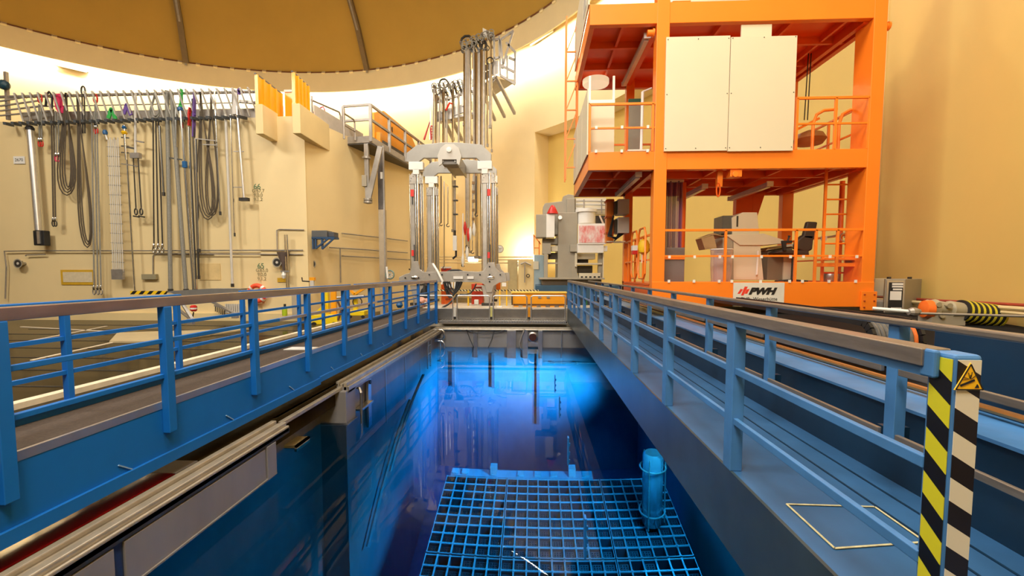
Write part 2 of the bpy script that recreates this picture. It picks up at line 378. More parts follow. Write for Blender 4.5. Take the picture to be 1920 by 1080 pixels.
# coping rails, hung steel panel, pillar
cp = T('pool_coping', 'ribbed golden steel coping rail running along the left pool rim', 'coping', (-3.75, 4, 0))
for i, (x0, x1, zt) in enumerate(((-3.89, -3.81, .02), (-3.80, -3.75, -.02), (-3.74, -3.66, .0), (-3.655, -3.62, -.05))):
    MB().box(x0, x1, -6, 6.45, -.14, zt).build('coping_rib', COPE, cp, bev=.012)
MB().box(-3.9, -3.62, -6, 6.45, -.16, -.08).build('coping_base', DARK, cp)
c2 = T('pool_coping', 'pale steel coping rails along the far left pool rim behind the corner pillar', 'coping', (-3.75, 13, 0))
for i, (x0, x1, zt) in enumerate(((-3.93, -3.87, .05), (-3.85, -3.80, .0), (-3.78, -3.71, .03), (-3.70, -3.67, -.05))):
    MB().box(x0, x1, 8.75, 17.95, -.14, zt).build('coping_rib', COPE, c2, bev=.01)
MB().box(-3.9, -3.68, 8.75, 18.0, -.18, -.06).build('coping_base', STEELM, c2)
c3 = T('pool_coping', 'short low coping rail piece between the near coping and the corner pillar', 'coping', (-4.0, 7.8, 0))
for x0, x1, zt in ((-3.98, -3.90, .0), (-3.88, -3.80, -.05)): MB().box(x0, x1, 6.6, 8.9, -.12, zt).build('coping_rib', COPE, c3, bev=.012)
hp = T('steel_panel', 'grey satin steel panel hung below the near left coping just above the water', 'panel', (-3.65, 3, rel(2.82)))
for a_, b_ in ((-2, 1.2), (1.28, 3.62), (3.72, 5.85)):
    MB().box(-3.66, -3.625, a_, b_, rel(2.80), rel(2.38)).build('panel_plate', STEELM, hp, bev=.006)
MB().box(-3.70, -3.645, -6, 6.05, rel(2.82), rel(2.36)).build('backing', mat('dark_blue_steel', (.05, .07, .12), .4, .6), hp)
MB().box(-3.68, -3.612, -6, 6.06, rel(2.825), rel(2.80)).box(-3.68, -3.61, 5.87, 6.08, rel(2.825), rel(2.36)).build('panel_frame', STEELM, hp, bev=.004)
bk = tag(MB().box(-4.2, -3.98, 7.3, 7.75, rel(2.94), rel(2.90)).box(-4.02, -3.98, 7.3, 7.75, rel(3.1), rel(2.90)).build('wall_bracket', GREYL), 'small steel bracket just at the water line in the dark recess', 'bracket')
pi_ = T('pool_pillar', 'grey steel corner pillar rising from the water on the left pool wall', 'pillar', (-3.95, 8.8, PB))
MB().box(-4.22, -3.68, 8.62, 9.1, PB, rel(2.32)).build('shaft', STEELM, pi_, bev=.01)
MB().box(-4.26, -3.64, 8.58, 9.12, rel(3.07), rel(3.02)).build('collar', STEEL, pi_)
MB().path([(-3.62, 9.25, rel(3.6)), (-3.62, 9.25, rel(2.5)), (-3.68, 9.3, rel(2.42)), (-3.8, 9.35, rel(2.4))], .03, 8).build('handle_pipe', STEEL, pi_, smooth=True)
gb = T('guide_bar', 'vertical steel guide bar with bracket fixed to the far left pool wall', 'bar', (-3.85, 10.2, rel(4)))
MB().box(-3.86, -3.80, 10.15, 10.35, rel(4.8), rel(2.45)).build('bar', STEEL, gb, bev=.008)
MB().box(-3.86, -3.70, 9.5, 10.2, rel(3.05), rel(2.93)).build('arm', STEEL, gb, bev=.008)
MB().lathe((-3.79, 10.25, rel(2.52)), [(.05, 0), (.05, .02)], 12, (1, 0, 0)).build('eye', DARK, gb)
for i, (y, z) in enumerate(((11.6, 2.45), (13.4, 2.45), (15.2, 2.45))):
    s_ = struct(MB().box(-3.885, -3.868, y, y+.03, rel(6), rel(2.3)), 'trim_14', STEEL)
ld = T('pool_ladder', 'steel rung ladder bracket on the left pool wall near the far corner', 'ladder', (-3.8, 16.3, rel(3)))
for y in (15.9, 16.35): MB().box(-3.8, -3.75, y, y+.06, rel(5), rel(2.4)).build('stile', STEEL, ld)
for k in range(8): MB().tube((-3.77, 15.93, rel(2.6+.3*k)), (-3.77, 16.4, rel(2.6+.3*k)), .018, 6).build('rung', STEEL, ld)
for i, z0 in enumerate((2.2, 2.65)):
    tag(MB().path([(-3.9, 17.6, rel(z0)), (-3.6, 17.6, rel(z0)), (-3.52, 17.6, rel(z0+.08)), (-3.5, 17.6, rel(z0+.3)), (-3.58, 17.6, rel(z0+.38)), (-3.9, 17.6, rel(z0+.4))], .035, 8).build('bent_handle', STEEL, smooth=True), ['bent steel handle pipe just under the coping at the far left pool corner', 'bent steel handle pipe near the water at the far left pool corner'][i], 'handle')
# floor patches beside the coping
struct(MB().box(-8, -3.92, -6, 4.66, .0, .012), 'trim_7', mat('dark_red_gloss', (.20, .004, .004), .12, var=.6, scale=3, coat=.6))
struct(MB().box(-8, -3.92, 4.67, 5.0, .0, .014), 'trim_8', STEELM)
struct(MB().box(-8.55, -8.35, -6, 19.8, 0, .10), 'trim_9', mat('white_kerb', (.78, .68, .52), .6, var=.15, scale=3))
for i, (a_, b_) in enumerate((((40, 613), (205, 622)), ((55, 640), (200, 612)), ((95, 637), (330, 610)), ((60, 676), (210, 643)))):
    p, q = atZ(*a_, 0), atZ(*b_, 0); struct(MB().bar(p+V((0, 0, .01)), q+V((0, 0, .01)), .09, .02), 'trim_10', mat('white_line', (.72, .62, .48), .6))
hq = [atZ(205, 643, 0), atZ(300, 643, 0), atZ(470, 618, 0), atZ(220, 626, 0)]
tag(MB().prism(hq, (0, 0, .05)).build('floor_hatch', mat('beige_hatch', (.50, .40, .24), .35)), 'low beige floor hatch cover on the dark glossy floor', 'hatch')
for k in range(9):
    y = 6.8+k*1.45; struct(MB().box(-20, -8.6, y, y+.07, 0, .008), 'trim_11', BLACK)

# ================================================================ RIGHT WALKWAY
XR = 1.37
R_ = T('service_walkway', 'muted blue service walkway with brown handrails crossing on the right of the pool', 'walkway', (1.9, 8, rel(1.96)))
MB().box(XR, XR+.02, .6, 18.3, rel(1.94), rel(1.371)).build('girder', mat('weathered_blue_grey_steel', (.055, .085, .10), .32, .35, var=.35, scale=1.5), R_)
MB().box(XR+.021, 2.38, .2, 18.3, rel(1.42), rel(1.372)).build('deck', BRDK, R_)
for x in (2.02, 2.20): MB().box(x, x+.012, .2, 18.3, rel(1.372), rel(1.366)).build('deck_reflection_streak', BRD, R_)  # dark strips painting the soft streaks mirrored in the glossy deck
mk = [atZ(1475, 945, rel(1.366)), atZ(1640, 950, rel(1.366)), atZ(1735, 1016, rel(1.366)), atZ(1565, 1028, rel(1.366))]
for i in range(4): MB().bar(mk[i], mk[(i+1) % 4], .012, .003).build('painted_line', mat('pale_yellow_line', (.60, .55, .33), .6, var=.3, scale=20), R_, label='pale yellow painted outline on the deck')
# posts of the near rail
ys = [3.2+1.56*k for k in range(10)]+[18.15]
for i, y in enumerate(ys):
    if i == 0: pr = MB().box(XR, XR+.082, -.06, .06, rel(1.372), rel(.34)).build('post', BR, R_, bev=.005); p0 = pr.location.copy(); o = pr
    else: o = dup(pr, R_)
    o.location = p0+V((0, y, 0))
MB().box(XR-.01, XR+.09, 1.64, 18.25, rel(.325), rel(.262)).build('handrail', RAILR, R_, bev=.004, label='brown metal handrail')
MB().box(XR+.005, XR+.02, 1.64, 18.25, rel(.36), rel(.325)).build('rail_fillet', BR, R_)
for d in (.67, 1.02): MB().bar((XR+.03, 1.64, rel(d)), (XR+.03, 18.2, rel(d)), .03, .045).build('rail_bar', BR, R_, bev=.004)
# striped end post
SP = MB().box(1.393, 1.483, 1.55, 1.655, rel(2.2), rel(.268)).build('end_post', BR, R_, bev=.012, label='hollow end post taped with yellow black and cream black hazard stripes')
hzA = striped('hazard_yellow_black', (.004, .004, .005), (.62, .58, .02), 6.3, (0, -.7, 1.0))
hzB = striped('hazard_cream_black', (.014, .008, .006), (.75, .68, .52), 6.3, (.65, 0, 1.0))
MB().box(1.3905, 1.393, 1.556, 1.64, rel(2.2), rel(.285)).build('hazard_tape', hzA, SP, label='yellow and black diagonal tape')
MB().box(1.402, 1.476, 1.5475, 1.55, rel(2.2), rel(.285)).build('hazard_tape', hzB, SP, label='cream and black diagonal tape')
sg = [(1.390, 1.5435, rel(.385)), (1.486, 1.5435, rel(.385)), (1.438, 1.5435, rel(.291))]
sg = [V(p) for p in sg]
MB().prism(sg, (0, .004, 0)).build('warning_sign', SIGNY, SP, bev=.002, label='yellow triangle warning sign with a bursting cylinder symbol')
cen = (sg[0]+sg[1]+sg[2])/3
mb = MB(); ins = [cen+(p-cen)*.90+V((0, -.0012, 0)) for p in sg]
for i in range(3): mb.bar(ins[i], ins[(i+1) % 3], .0012, .0035, up=(0, 0, 1) if i == 0 else None)
def sgp(x, z): return V((1.438+x*1.15, 1.5418, rel(.385)+z*1.15))
mb.bar(sgp(-.026, .014), sgp(.012, .031), .001, .007, up=(0, 0, 1))
for x, z in ((-.018, .040), (-.006, .052), (.004, .054), (.014, .044), (-.024, .032), (.0, .046)):
    mb.bar(sgp(x*.2, .034), sgp(x, z), .001, .0016, up=(0, 1, 0))
mb.prism([sgp(.014, .008), sgp(.026, .008), sgp(.024, .014), sgp(.020, .019), sgp(.017, .013)], (0, .001, 0))
mb.build('sign_symbol', BLACK, SP)
MB().box(1.37, 1.393, 1.60, 1.66, rel(.36), rel(.262)).build('end_cap', BR, SP, bev=.008)
# far rail of the right walkway
XB = 2.12
MB().box(XB-.03, XB+.03, .6, 17.5, rel(.30), rel(.262)).build('far_handrail', RAILR, R_, bev=.01, label='brown metal handrail')
for i in range(11):
    y = 1.32+1.43*i
    if i == 0: fr = MB().box(XB-.005, XB+.06, -.04, .04, rel(1.02), rel(.30)).build('far_post', BR, R_, bev=.004); f0 = fr.location.copy(); o = fr
    else: o = dup(fr, R_)
    o.location = f0+V((0, y, 0))
    if i < 10:
        MB().box(XB-.03, XB-.005, y+.05, y+1.35, rel(.585), rel(.545)).build('far_rail_bar', RAILR, R_, bev=.004)
        MB().box(XB-.03, XB-.005, y+.05, y+1.35, rel(.97), rel(.93)).build('far_rail_bar', RAILR, R_, bev=.004)
    c_ = MB().box(XB+.02, XB+.16, y+.05, y+.12, rel(1.02), rel(.93)).tube((XB+.09, y+.08, rel(.93)), (XB+.09, y+.08, rel(.89)), .012, 8).build('clamp', BRD, R_)
# box beams and parapet right of it
BB = T('crane_box_beam', 'dark blue box beam with pale blue top flange beside the right walkway', 'beam', (2.56, 8, rel(1.6)))
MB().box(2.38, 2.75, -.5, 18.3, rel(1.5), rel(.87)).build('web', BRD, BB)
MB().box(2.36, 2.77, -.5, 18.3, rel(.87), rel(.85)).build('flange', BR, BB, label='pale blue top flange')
MB().tube((2.70, -.5, rel(.80)), (2.70, 18.2, rel(.80)), .022, 8).build('copper_conductor', BRASS, BB, smooth=True)
tag(MB().box(2.77, 2.85, -.5, 3.25, rel(1.1), rel(.37)).build('parapet_plate', BRD, bev=.01), 'tall dark blue plate behind the far handrail at the right edge', 'plate')
struct(MB().box(2.77, 4.2, -.5, 18.3, rel(1.2), rel(1.12)), 'trim_12', BLACK)
struct(MB().box(4.2, 9.5, 1.5, 16, 0, rel(.78)), 'floor', mat('raised_floor', (.010, .010, .011), .8, var=.2, spec=.1))
struct(MB().box(2.77, 4.2, 17.5, 18.2, rel(1.2), rel(.7)), 'trim_13', BRD)
# cable chain with hoses
CHN = T('cable_chain', 'black cable drag chain with ribbed hoses looping back under the orange gantry', 'cable chain', (3.7, 6.5, rel(.8)))
yb = 4.95; rc = .19; zt = rel(.50)
side = [(9.0-.13*k, 0) for k in range(31)]
pth = [V((0, 9-.14*k, zt)) for k in range(29)]+[V((0, yb-math.sin(t)*rc, zt-rc+math.cos(t)*rc)) for t in [math.pi*i/10 for i in range(1, 11)]]+[V((0, yb+.2*k, zt-2*rc)) for k in range(1, 18)]
l0 = None
for i, (p, q) in enumerate(zip(pth, pth[1:])):
    d = (q-p).normalized(); n_ = V((1, 0, 0)).cross(d)
    mb = MB()
    for x in (3.46, 3.94): mb.bar(p+V((x, 0, 0)), q+V((x, 0, 0)), .035, .085, up=n_)
    mb.bar(p+V((3.48, 0, 0))+n_*.04, p+V((3.92, 0, 0))+n_*.04, (.11 if i < 27 else .03), .012)
    mb.build('chain_link', BLACK, CHN)
for j in range(9):
    x = 3.53+j*.045
    MB().path([p+V((x, 0, 0)) for p in pth], .019, 6).build('hose', mat('orange_hose', (.7, .16, .03), .5) if j == 8 else mat('grey_hose', (.13, .12, .11), .5, var=.3, scale=30), CHN, smooth=True)

# ================================================================ FUEL RACK
RKM = mat('rack_steel', (.68, .78, .84), .35, .3, var=.2, scale=3)
RKD = mat('fuel_dark', (.012, .018, .025), .4, .3, var=.6, scale=30)
RK = T('fuel_rack', 'square celled steel fuel storage rack deep under the blue water', 'storage rack', (.5, 10, WATER-7))
pit = .295; xr0 = -2.52; yr1 = 12.88; zr = WATER-7.0
def ringbox(mb, x, y, a, w_, z0, z1):
    o = [(x-a, y-a), (x+a, y-a), (x+a, y+a), (x-a, y+a)]; i_ = [(x-a+w_, y-a+w_), (x+a-w_, y-a+w_), (x+a-w_, y+a-w_), (x-a+w_, y+a-w_)]
    vs = [(*p, z0) for p in o]+[(*p, z1) for p in o]+[(*p, z1) for p in i_]+[(*p, z0) for p in i_]
    fs = []
    for k in range(4):
        l = (k+1) % 4; fs += [(k, l, 4+l, 4+k), (4+k, 4+l, 8+l, 8+k), (8+k, 8+l, 12+l, 12+k), (12+k, 12+l, l, k)]
    mb.add(vs, fs)
def cell_mesh(mb, x, y): ringbox(mb, x, y, pit/2-.006, .012, zr-.75, zr)
RKI = mat('rack_cell_shaded', (.03, .05, .07), .5, .2, var=.3)  # rack steel darkened to paint the shade inside the cells
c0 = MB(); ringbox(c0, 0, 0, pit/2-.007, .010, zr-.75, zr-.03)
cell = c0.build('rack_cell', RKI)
lp = MB(); ringbox(lp, 0, 0, pit/2-.004, .013, zr-.035, zr)
for sx in (-1, 1):
    for sy in (-1, 1): lp.box(sx*.134-.011, sx*.134+.011, sy*.134-.011, sy*.134+.011, zr-.03, zr+.015)
lip = lp.build('lip', RKM); lip.parent = cell
fa = MB(); a = .112
fa.box(-a, a, -a, a, zr-.72, zr-.10)
for sx in (-.06, 0, .06):
    for sy in (-.06, 0, .06): fa.tube((sx, sy, zr-.10), (sx, sy, zr-.06), .012, 5)
fah = fa.build('assembly_top', RKD); fah.parent = cell
rng = random.Random(3); first = True; rest = MB()
for j in range(26):
    y = yr1-pit*(j+.5)-(.05 if j > 8 else 0)
    for i in range(21):
        x = xr0+pit*(i+.5)+(.02 if i > 5 else 0)+(.02 if i > 14 else 0)
        if j < 14:
            c = cell if first else cell.copy(); 
            if not first: COL.objects.link(c)
            c.parent = RK; c.location = V((x, y, 0))-V((.5, 10, WATER-7))
            if not first:
                l_ = lip.copy(); COL.objects.link(l_); l_.parent = c
            if not first and rng.random() < .86:
                h_ = fah.copy(); COL.objects.link(h_); h_.parent = c
            first = False
        elif j < 26: cell_mesh(rest, x, y)
rest.build('rack_cells', RKM, RK, kind='stuff')
MB().box(xr0-.03, xr0+21*pit+.08, yr1-26*pit-.1, yr1+.02, PB, zr-.76).build('rack_body', mat('rack_body_blue', (.07, .12, .18), .5, .3), RK)
# back row ledge with blocks
MB().box(-2.42, 1.75, 12.90, 13.22, zr-.3, zr+.02).build('rack_ledge', mat('ledge_steel', (.42, .56, .66), .3, .4), RK)
for k, x in enumerate((-2.3, -2.0, -1.15, -.35, .15, .62, 1.15, 1.55)):
    MB().box(x-.10, x+.10, 12.95, 13.15, zr+.02, zr+(.42 if k in (2, 6) else .10)).box(x-.06, x+.06, 12.93, 12.95, zr+.03, zr+.09).build('rack_block', RKM, RK, bev=.01)
cn = under = None
CN = T('storage_canister', 'tall steel canister with two hoops standing in the water above the rack', 'canister', (3.0, 11.2, zr+.02))
MB().lathe((3.0, 11.2, zr+.03), [(.20, 0), (.25, .1), (.25, 2.9), (.2, 3.0)], 20).build('body', mat('canister_steel', (.30, .40, .50), .2, .7), CN, smooth=True)
for z in (.55, 2.35): MB().path(arc((3.0, 11.2, zr+z), .31, 0, 2*math.pi, 20, (1, 0, 0), (0, 1, 0))[:-1], .022, 6, closed=True).build('hoop', ALU, CN, smooth=True)
for a_ in (0, 2.1, 4.2): MB().tube((3.0+.31*math.cos(a_), 11.2+.31*math.sin(a_), zr+.05), (3.0+.31*math.cos(a_), 11.2+.31*math.sin(a_), zr+2.9), .018, 6).build('rod', ALU, CN)
# underwater fittings on the far wall
UP = T('underwater_pipe', 'bright horizontal pipe with flanges under water along the far pool wall', 'pipe', (2, 17.6, WATER-3))
MB().tube((.6, 17.7, WATER-2.6), (4.1, 17.7, WATER-2.6), .06, 10).build('pipe', ALU, UP, smooth=True)
for x in (.8, 1.7, 2.5, 3.3): MB().lathe((x, 17.7, WATER-2.6), [(.12, 0), (.12, .06)], 12, (1, 0, 0)).build('flange', ALU, UP)
for i, (x, z0, z1) in enumerate(((3.2, -2.8, -5.0), (-1.6, -1.2, -6), (-3.2, -1.0, -6), (.2, -.6, -9))):
    tag(MB().box(x-.06, x+.06, 17.86, 17.98, WATER+z1, WATER+z0).build('guide_strip', ALU), ['pale vertical strip under water at the right of the far pool wall', 'vertical guide strip under water left of centre on the far pool wall', 'vertical guide strip under water at the far left of the pool wall', 'longest vertical guide strip under water on the far pool wall'][i], 'strip')
ULAMP = mat('underwater_lamp_glass', (.5, .8, 1), .3, emit=((.25, .7, 1), 7))
for i, (x, y, z) in enumerate(((-3.45, 16.6, -1.45), (3.4, 16.8, -1.9))):
    t = T('underwater_lamp', ['round underwater lamp glowing beside the far left pool corner', 'round underwater lamp glowing below the right walkway'][i], 'lamp', (x, y, WATER+z))
    MB().lathe((x, y, WATER+z), [(.13, 0), (.13, .1), (.05, .22)], 14).build('housing', STEEL, t, smooth=True)
    MB().lathe((x, y, WATER+z-.02), [(.11, 0), (.11, .015)], 14).build('lens', ULAMP, t)
    MB().tube((x, y, WATER+z+.2), (x, y, rel(2.4)), .02, 6).build('pole', STEEL, t)
# slanted underwater rods along the left wall
for i, (y, z) in enumerate(((9.8, -6.5), (11.5, -5.5))):
    tag(MB().path([(-3.75, y, WATER+z), (-3.7, y+3.5, WATER+z+3.6)], .05, 8).build('slanted_pipe', mat('dull_pipe', (.16, .22, .25), .5, .3), smooth=True), ['long slanted pipe under water low on the left pool wall', 'second slanted pipe under water higher on the left pool wall'][i], 'pipe')
# ---- far rim above the water
fy = 17.95
FR = T('rim_pipe', 'pale rim pipe and rail along the far pool edge', 'pipe', (-1, fy, 0))
MB().tube((-3.9, 17.9, -.03), (4.1, 17.9, -.03), .045, 10).build('pipe', COPE, FR, smooth=True)
MB().box(-3.9, 4.1, 17.93, 18.05, -.02, .06).build('rail', COPE, FR, bev=.01)
VX = lambda px: at(px, 630, 18).x
for nme, lab, cat, x0, x1, yd in (('wall_channel', 'flat steel channel on the far pool wall left of centre', 'channel', VX(888), VX(896), .06), ('wall_channel', 'thick steel channel on the far pool wall left of the round port', 'channel', VX(951), VX(968), .14), ('wall_channel', 'slim steel channel directly left of the round port', 'channel', VX(980), VX(990), .12), ('wall_channel', 'steel channel directly right of the round port', 'channel', VX(1009), VX(1017), .14), ('wall_channel', 'thin conduit strip farthest right on the far pool wall', 'channel', VX(1052), VX(1054), .05)):
    tag(MB().box(x0, x1, 18-yd, 18, WATER-2, -.05).build(nme, STEEL, bev=.008), lab, cat)
pt = T('round_port', 'round steel port on the far pool wall beside the channels', 'port', (VX(999), 17.9, rel(2.52)))
MB().lathe((VX(999), 17.99, rel(2.52)), [(.20, 0), (.20, .08), (.15, .1), (.15, .02)], 24, (0, -1, 0)).build('flange', STEEL, pt, smooth=True)
MB().lathe((VX(999), 17.97, rel(2.52)), [(.15, 0), (.15, .085)], 24, (0, -1, 0)).build('opening', mat('port_dark_red', (.06, .015, .01), .4), pt)
MB().box(VX(990), VX(1009), 17.9, 18, rel(2.9), rel(2.72)).build('bracket', STEEL, pt)
def hang(a, bq, sag, y, n=12): return [V((a[0]+(bq[0]-a[0])*t, y, a[1]+(bq[1]-a[1])*t-sag*4*t*(1-t))) for t in [i/n for i in range(n+1)]]
tag(MB().path(hang((VX(875), -.03), (VX(948), -.03), .17, 17.85), .014, 6).build('cable', BLACK), 'slack black cable sagging under the far rim pipe', 'cable')
tag(MB().path([(VX(876), 17.85, -.05), (VX(882), 17.85, -.4), (VX(889), 17.85, WATER)], .012, 6).build('cable', BLACK), 'black cable dropping into the water at the left of the far wall', 'cable')
tag(MB().path([(VX(927), 17.85, -.05), (VX(923), 17.85, -.4), (VX(916), 17.85, WATER)], .012, 6).build('cable', BLACK), 'black cable dropping into the water near the centre of the far wall', 'cable')
tag(MB().path([(VX(984), 17.8, 0), (VX(978), 17.8, -.3), (VX(975), 17.8, -.55), (VX(980), 17.8, WATER-.3)], .035, 8).build('hose', GALV, smooth=True), 'thick grey hose beside the round port on the far wall', 'hose')

# ================================================================ GANTRY
def RBx(px0, py0, px1, py1, Y, dep, mb=None):     # a box measured at depth Y, going back by dep
    ym = (py0+py1)/2; a = at(px0, ym, Y); b_ = at(px1, ym, Y); t = at((px0+px1)/2, py0, Y); l = at((px0+px1)/2, py1, Y)
    return (mb or MB()).box(a.x, b_.x, Y, Y+dep, l.z, t.z)
GY, GB = 9.0, 12.0
ZD1, ZD0 = rel(-2.35), rel(-2.0)     # middle deck
ZT1, ZT0 = rel(-5.1), rel(-4.72)     # upper deck
G = T('refuelling_gantry', 'three level orange steel refuelling gantry on the right with cream panels and railings', 'gantry', (4.4, 10.5, rel(.69)))
X0, X1, XC = 2.32, 6.52, 1.06
for x0, x1, y0, y1 in ((X0, X0+.24, GY, GY+.24), (X1-.24, X1, GY, GY+.5), (X0, X0+.2, GB-.2, GB), (X1-.28, X1-.02, GB-.2, GB)):
    MB().box(x0, x1, y0, y1, rel(.66), rel(-6.4)).build('column', OR, G, bev=.01)
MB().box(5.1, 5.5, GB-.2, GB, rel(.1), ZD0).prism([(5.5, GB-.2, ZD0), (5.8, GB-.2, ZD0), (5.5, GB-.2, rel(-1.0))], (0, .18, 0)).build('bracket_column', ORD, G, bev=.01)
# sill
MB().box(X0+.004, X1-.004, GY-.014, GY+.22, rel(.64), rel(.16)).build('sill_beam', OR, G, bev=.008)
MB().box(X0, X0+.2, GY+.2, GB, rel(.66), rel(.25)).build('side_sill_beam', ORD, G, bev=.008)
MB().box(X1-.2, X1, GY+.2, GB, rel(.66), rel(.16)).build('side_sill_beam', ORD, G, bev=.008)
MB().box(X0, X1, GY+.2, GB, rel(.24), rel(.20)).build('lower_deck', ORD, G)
cpn = MB().box(6.26, 6.54, GY-.06, GY-.02, rel(.70), rel(.34)).build('corner_plate', OR, G, bev=.004)
for i in range(3):
    for x in (6.31, 6.49): MB().lathe((x, GY-.06, rel(.64-.12*i)), [(.018, 0), (.012, .018)], 10, (0, -1, 0)).build('bolt', mat('dark_orange', (.35, .05, .01), .5), cpn)
# decks
for z0, z1, nm in ((ZD0, ZD1, 'middle'), (ZT0, ZT1, 'upper')):
    MB().box(XC, X1, GY+.012, GY+.14, z0, z1).build('front_beam', OR, G, bev=.008)
    MB().box(XC, XC+.1, GY+.14, GB+.1, z0, z1-.02).build('edge_beam', OR, G, bev=.006)
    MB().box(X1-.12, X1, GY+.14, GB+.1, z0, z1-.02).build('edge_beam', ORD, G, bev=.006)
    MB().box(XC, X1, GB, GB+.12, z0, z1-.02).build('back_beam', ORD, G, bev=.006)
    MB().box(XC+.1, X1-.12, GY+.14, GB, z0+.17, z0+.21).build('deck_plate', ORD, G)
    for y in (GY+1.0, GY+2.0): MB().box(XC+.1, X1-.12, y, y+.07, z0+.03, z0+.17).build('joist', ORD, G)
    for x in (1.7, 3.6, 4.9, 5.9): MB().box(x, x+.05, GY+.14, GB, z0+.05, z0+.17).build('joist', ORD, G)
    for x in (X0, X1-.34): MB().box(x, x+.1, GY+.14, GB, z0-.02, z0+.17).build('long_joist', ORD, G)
MB().box(XC, X1, GY+.02, GY+.10, rel(-6.35), rel(-6.2)).build('front_beam', OR, G)
# cream panels
for px0, px1 in ((1247.5, 1366.5), (1368, 1491)):
    p = RBx(px0, 68, px1, 283, GY-.05, .04).build('cream_panel', CREAM, G, bev=.003)
    a = at(px0, 175, GY-.05).x; c = at(px1, 175, GY-.05).x; zt, zl = at(1300, 68, GY-.05).z, at(1300, 283, GY-.05).z
    for x in (a+.03, (a+c)/2, c-.03):
        for z in (zl+.05, (zl+zt)/2, zt-.05):
            if x == (a+c)/2 and z == (zl+zt)/2: continue
            MB().lathe((x, GY-.051, z), [(.010, 0), (.007, .008)], 8, (0, -1, 0)).build('screw', DARK, p)
RBx(1390, 46, 1447, 69, GY+.06, .03).build('cream_panel', CREAM, G)
for y0, y1, z0, z1 in ((GY+.02, GY+1.0, -2.30, -3.55), (GY+1.03, GY+2.0, -2.30, -3.55), (GY+2.03, GY+3.0, -2.3, -3.55), (GY+.02, GY+1.0, -5.1, -6.2), (GY+1.03, GY+2.9, -5.1, -6.2)):
    MB().box(XC-.03, XC-.005, y0, y1, rel(z0), rel(z1)).build('side_panel', CREAM, G, bev=.003)
MB().box(XC-.035, XC-.03, GY+.4, GY+.9, rel(-5.3), rel(-5.6)).build('side_label', GREYL, G)
# railings: helper
def railing(x0, x1, y, zf, h, posts, name='railing', m=OR, mid=True, r=.022, ydir=None):
    mb = MB()
    P = (lambda t, z: V((t, y, z))) if ydir is None else (lambda t, z: V((ydir, t, z)))
    mb.bar(P(x0, zf+h), P(x1, zf+h), r*2, r*2)
    if mid: mb.bar(P(x0, zf+h*.5), P(x1, zf+h*.5), r*1.6, r*1.6)
    for t in posts: mb.bar(P(t, zf), P(t, zf+h), r*2, r*2)
    return mb.build(name, m, G, bev=.003)
railing(XC+.02, X0, GY+.03, ZD1, .90, (XC+.02, X0-.04))
railing(4.95, X1-.2, GY+.03, ZD1, .95, (4.97, 5.68, X1-.24))
railing(X0+.2, X1-.2, GY+.03, rel(.16), 1.0, (3.72, 5.05, 5.42, 5.82))
railing(GY+.2, GB, 0, ZD1, .95, (GY+1.5, GB-.1), ydir=X1-.05)
railing(GY+.2, GB, 0, rel(.20), 1.0, (GY+1.5, GB-.1), ydir=X1-.05)
railing(GY+.25, GB-.1, 0, rel(.22), 1.0, (GY+.9, GY+1.7, GY+2.4, GB-.12), ydir=X0+.04)
railing(XC+.02, X1, GB, rel(.2) if 0 else ZD1, .95, (3.0, 5.0, 6.4))
# looped gate tubes at left side of the lower deck
for y0, y1 in ((GY+.5, GY+1.1), (GY+1.25, GY+1.8)):
    z0, z1 = rel(.10), rel(-.95)
    MB().path([(X0-.02, y0, z0+.1), (X0-.02, y0, z1-.12), (X0-.02, y0+.1, z1), (X0-.02, y1-.1, z1), (X0-.02, y1, z1-.12), (X0-.02, y1, z0+.12), (X0-.02, y1-.1, z0), (X0-.02, y0+.1, z0)], .022, 8, closed=True).build('gate_loop', OR, G, smooth=True)
# curved stair rails at right middle deck
for x in (5.55, 6.05):
    MB().path([(x, GY+.5, ZD1), (x, GY+.5, ZD1+.62), (x+.06, GY+.5, ZD1+.80), (x+.2, GY+.5, ZD1+.88), (x+.45, GY+.5, ZD1+.90)], .03, 8).build('curved_handrail', OR, G, smooth=True)
MB().bar((5.0, GY+1.4, ZD1+.42), (6.2, GY+1.4, ZD1+1.02), .04, .05).bar((5.0, GY+1.8, ZD1+.2), (6.3, GY+1.8, ZD1+.84), .04, .05).build('stair_stringer', OR, G)
# ladders
def ladder(x0, x1, y, z0, z1, n, nm, m=OR):
    mb = MB().bar((x0, y, z0), (x0, y, z1), .05, .035).bar((x1, y, z0), (x1, y, z1), .05, .035)
    l = mb.build(nm, m, G)
    for k in range(n):
        z = z0+(z1-z0)*(k+.6)/n; MB().tube((x0, y, z), (x1, y, z), .017, 8).build('rung', m, l, smooth=True)
ladder(at(1546, 400, GY+.55).x, at(1590, 400, GY+.55).x, GY+.55, rel(.16), ZD0+.2, 8, 'ladder')
for x in (at(1577, 400, 10.3).x, at(1600, 400, 10.3).x): MB().tube((x, 10.3, rel(.16)), (x, 10.3, ZD0), .05, 10).build('pipe_post', ORD, G, smooth=True)
# lattice ladder frame on the left outside
lf = MB(); xa, ya_ = .80, 11.6
for dx, dy in ((0, 0), (.28, 0), (.0, .3), (.28, .3)): lf.bar((xa+dx, ya_+dy, ZD1), (xa+dx, ya_+dy, rel(-6.3)), .035)
lt = lf.build('lattice_mast', OR, G)
for k in range(5):
    z = ZD1+.7*k+.3
    MB().bar((xa, ya_, z), (xa+.28, ya_, z), .03).bar((xa, ya_, z), (xa+.28, ya_, z+.7), .022).build('brace', OR, lt)
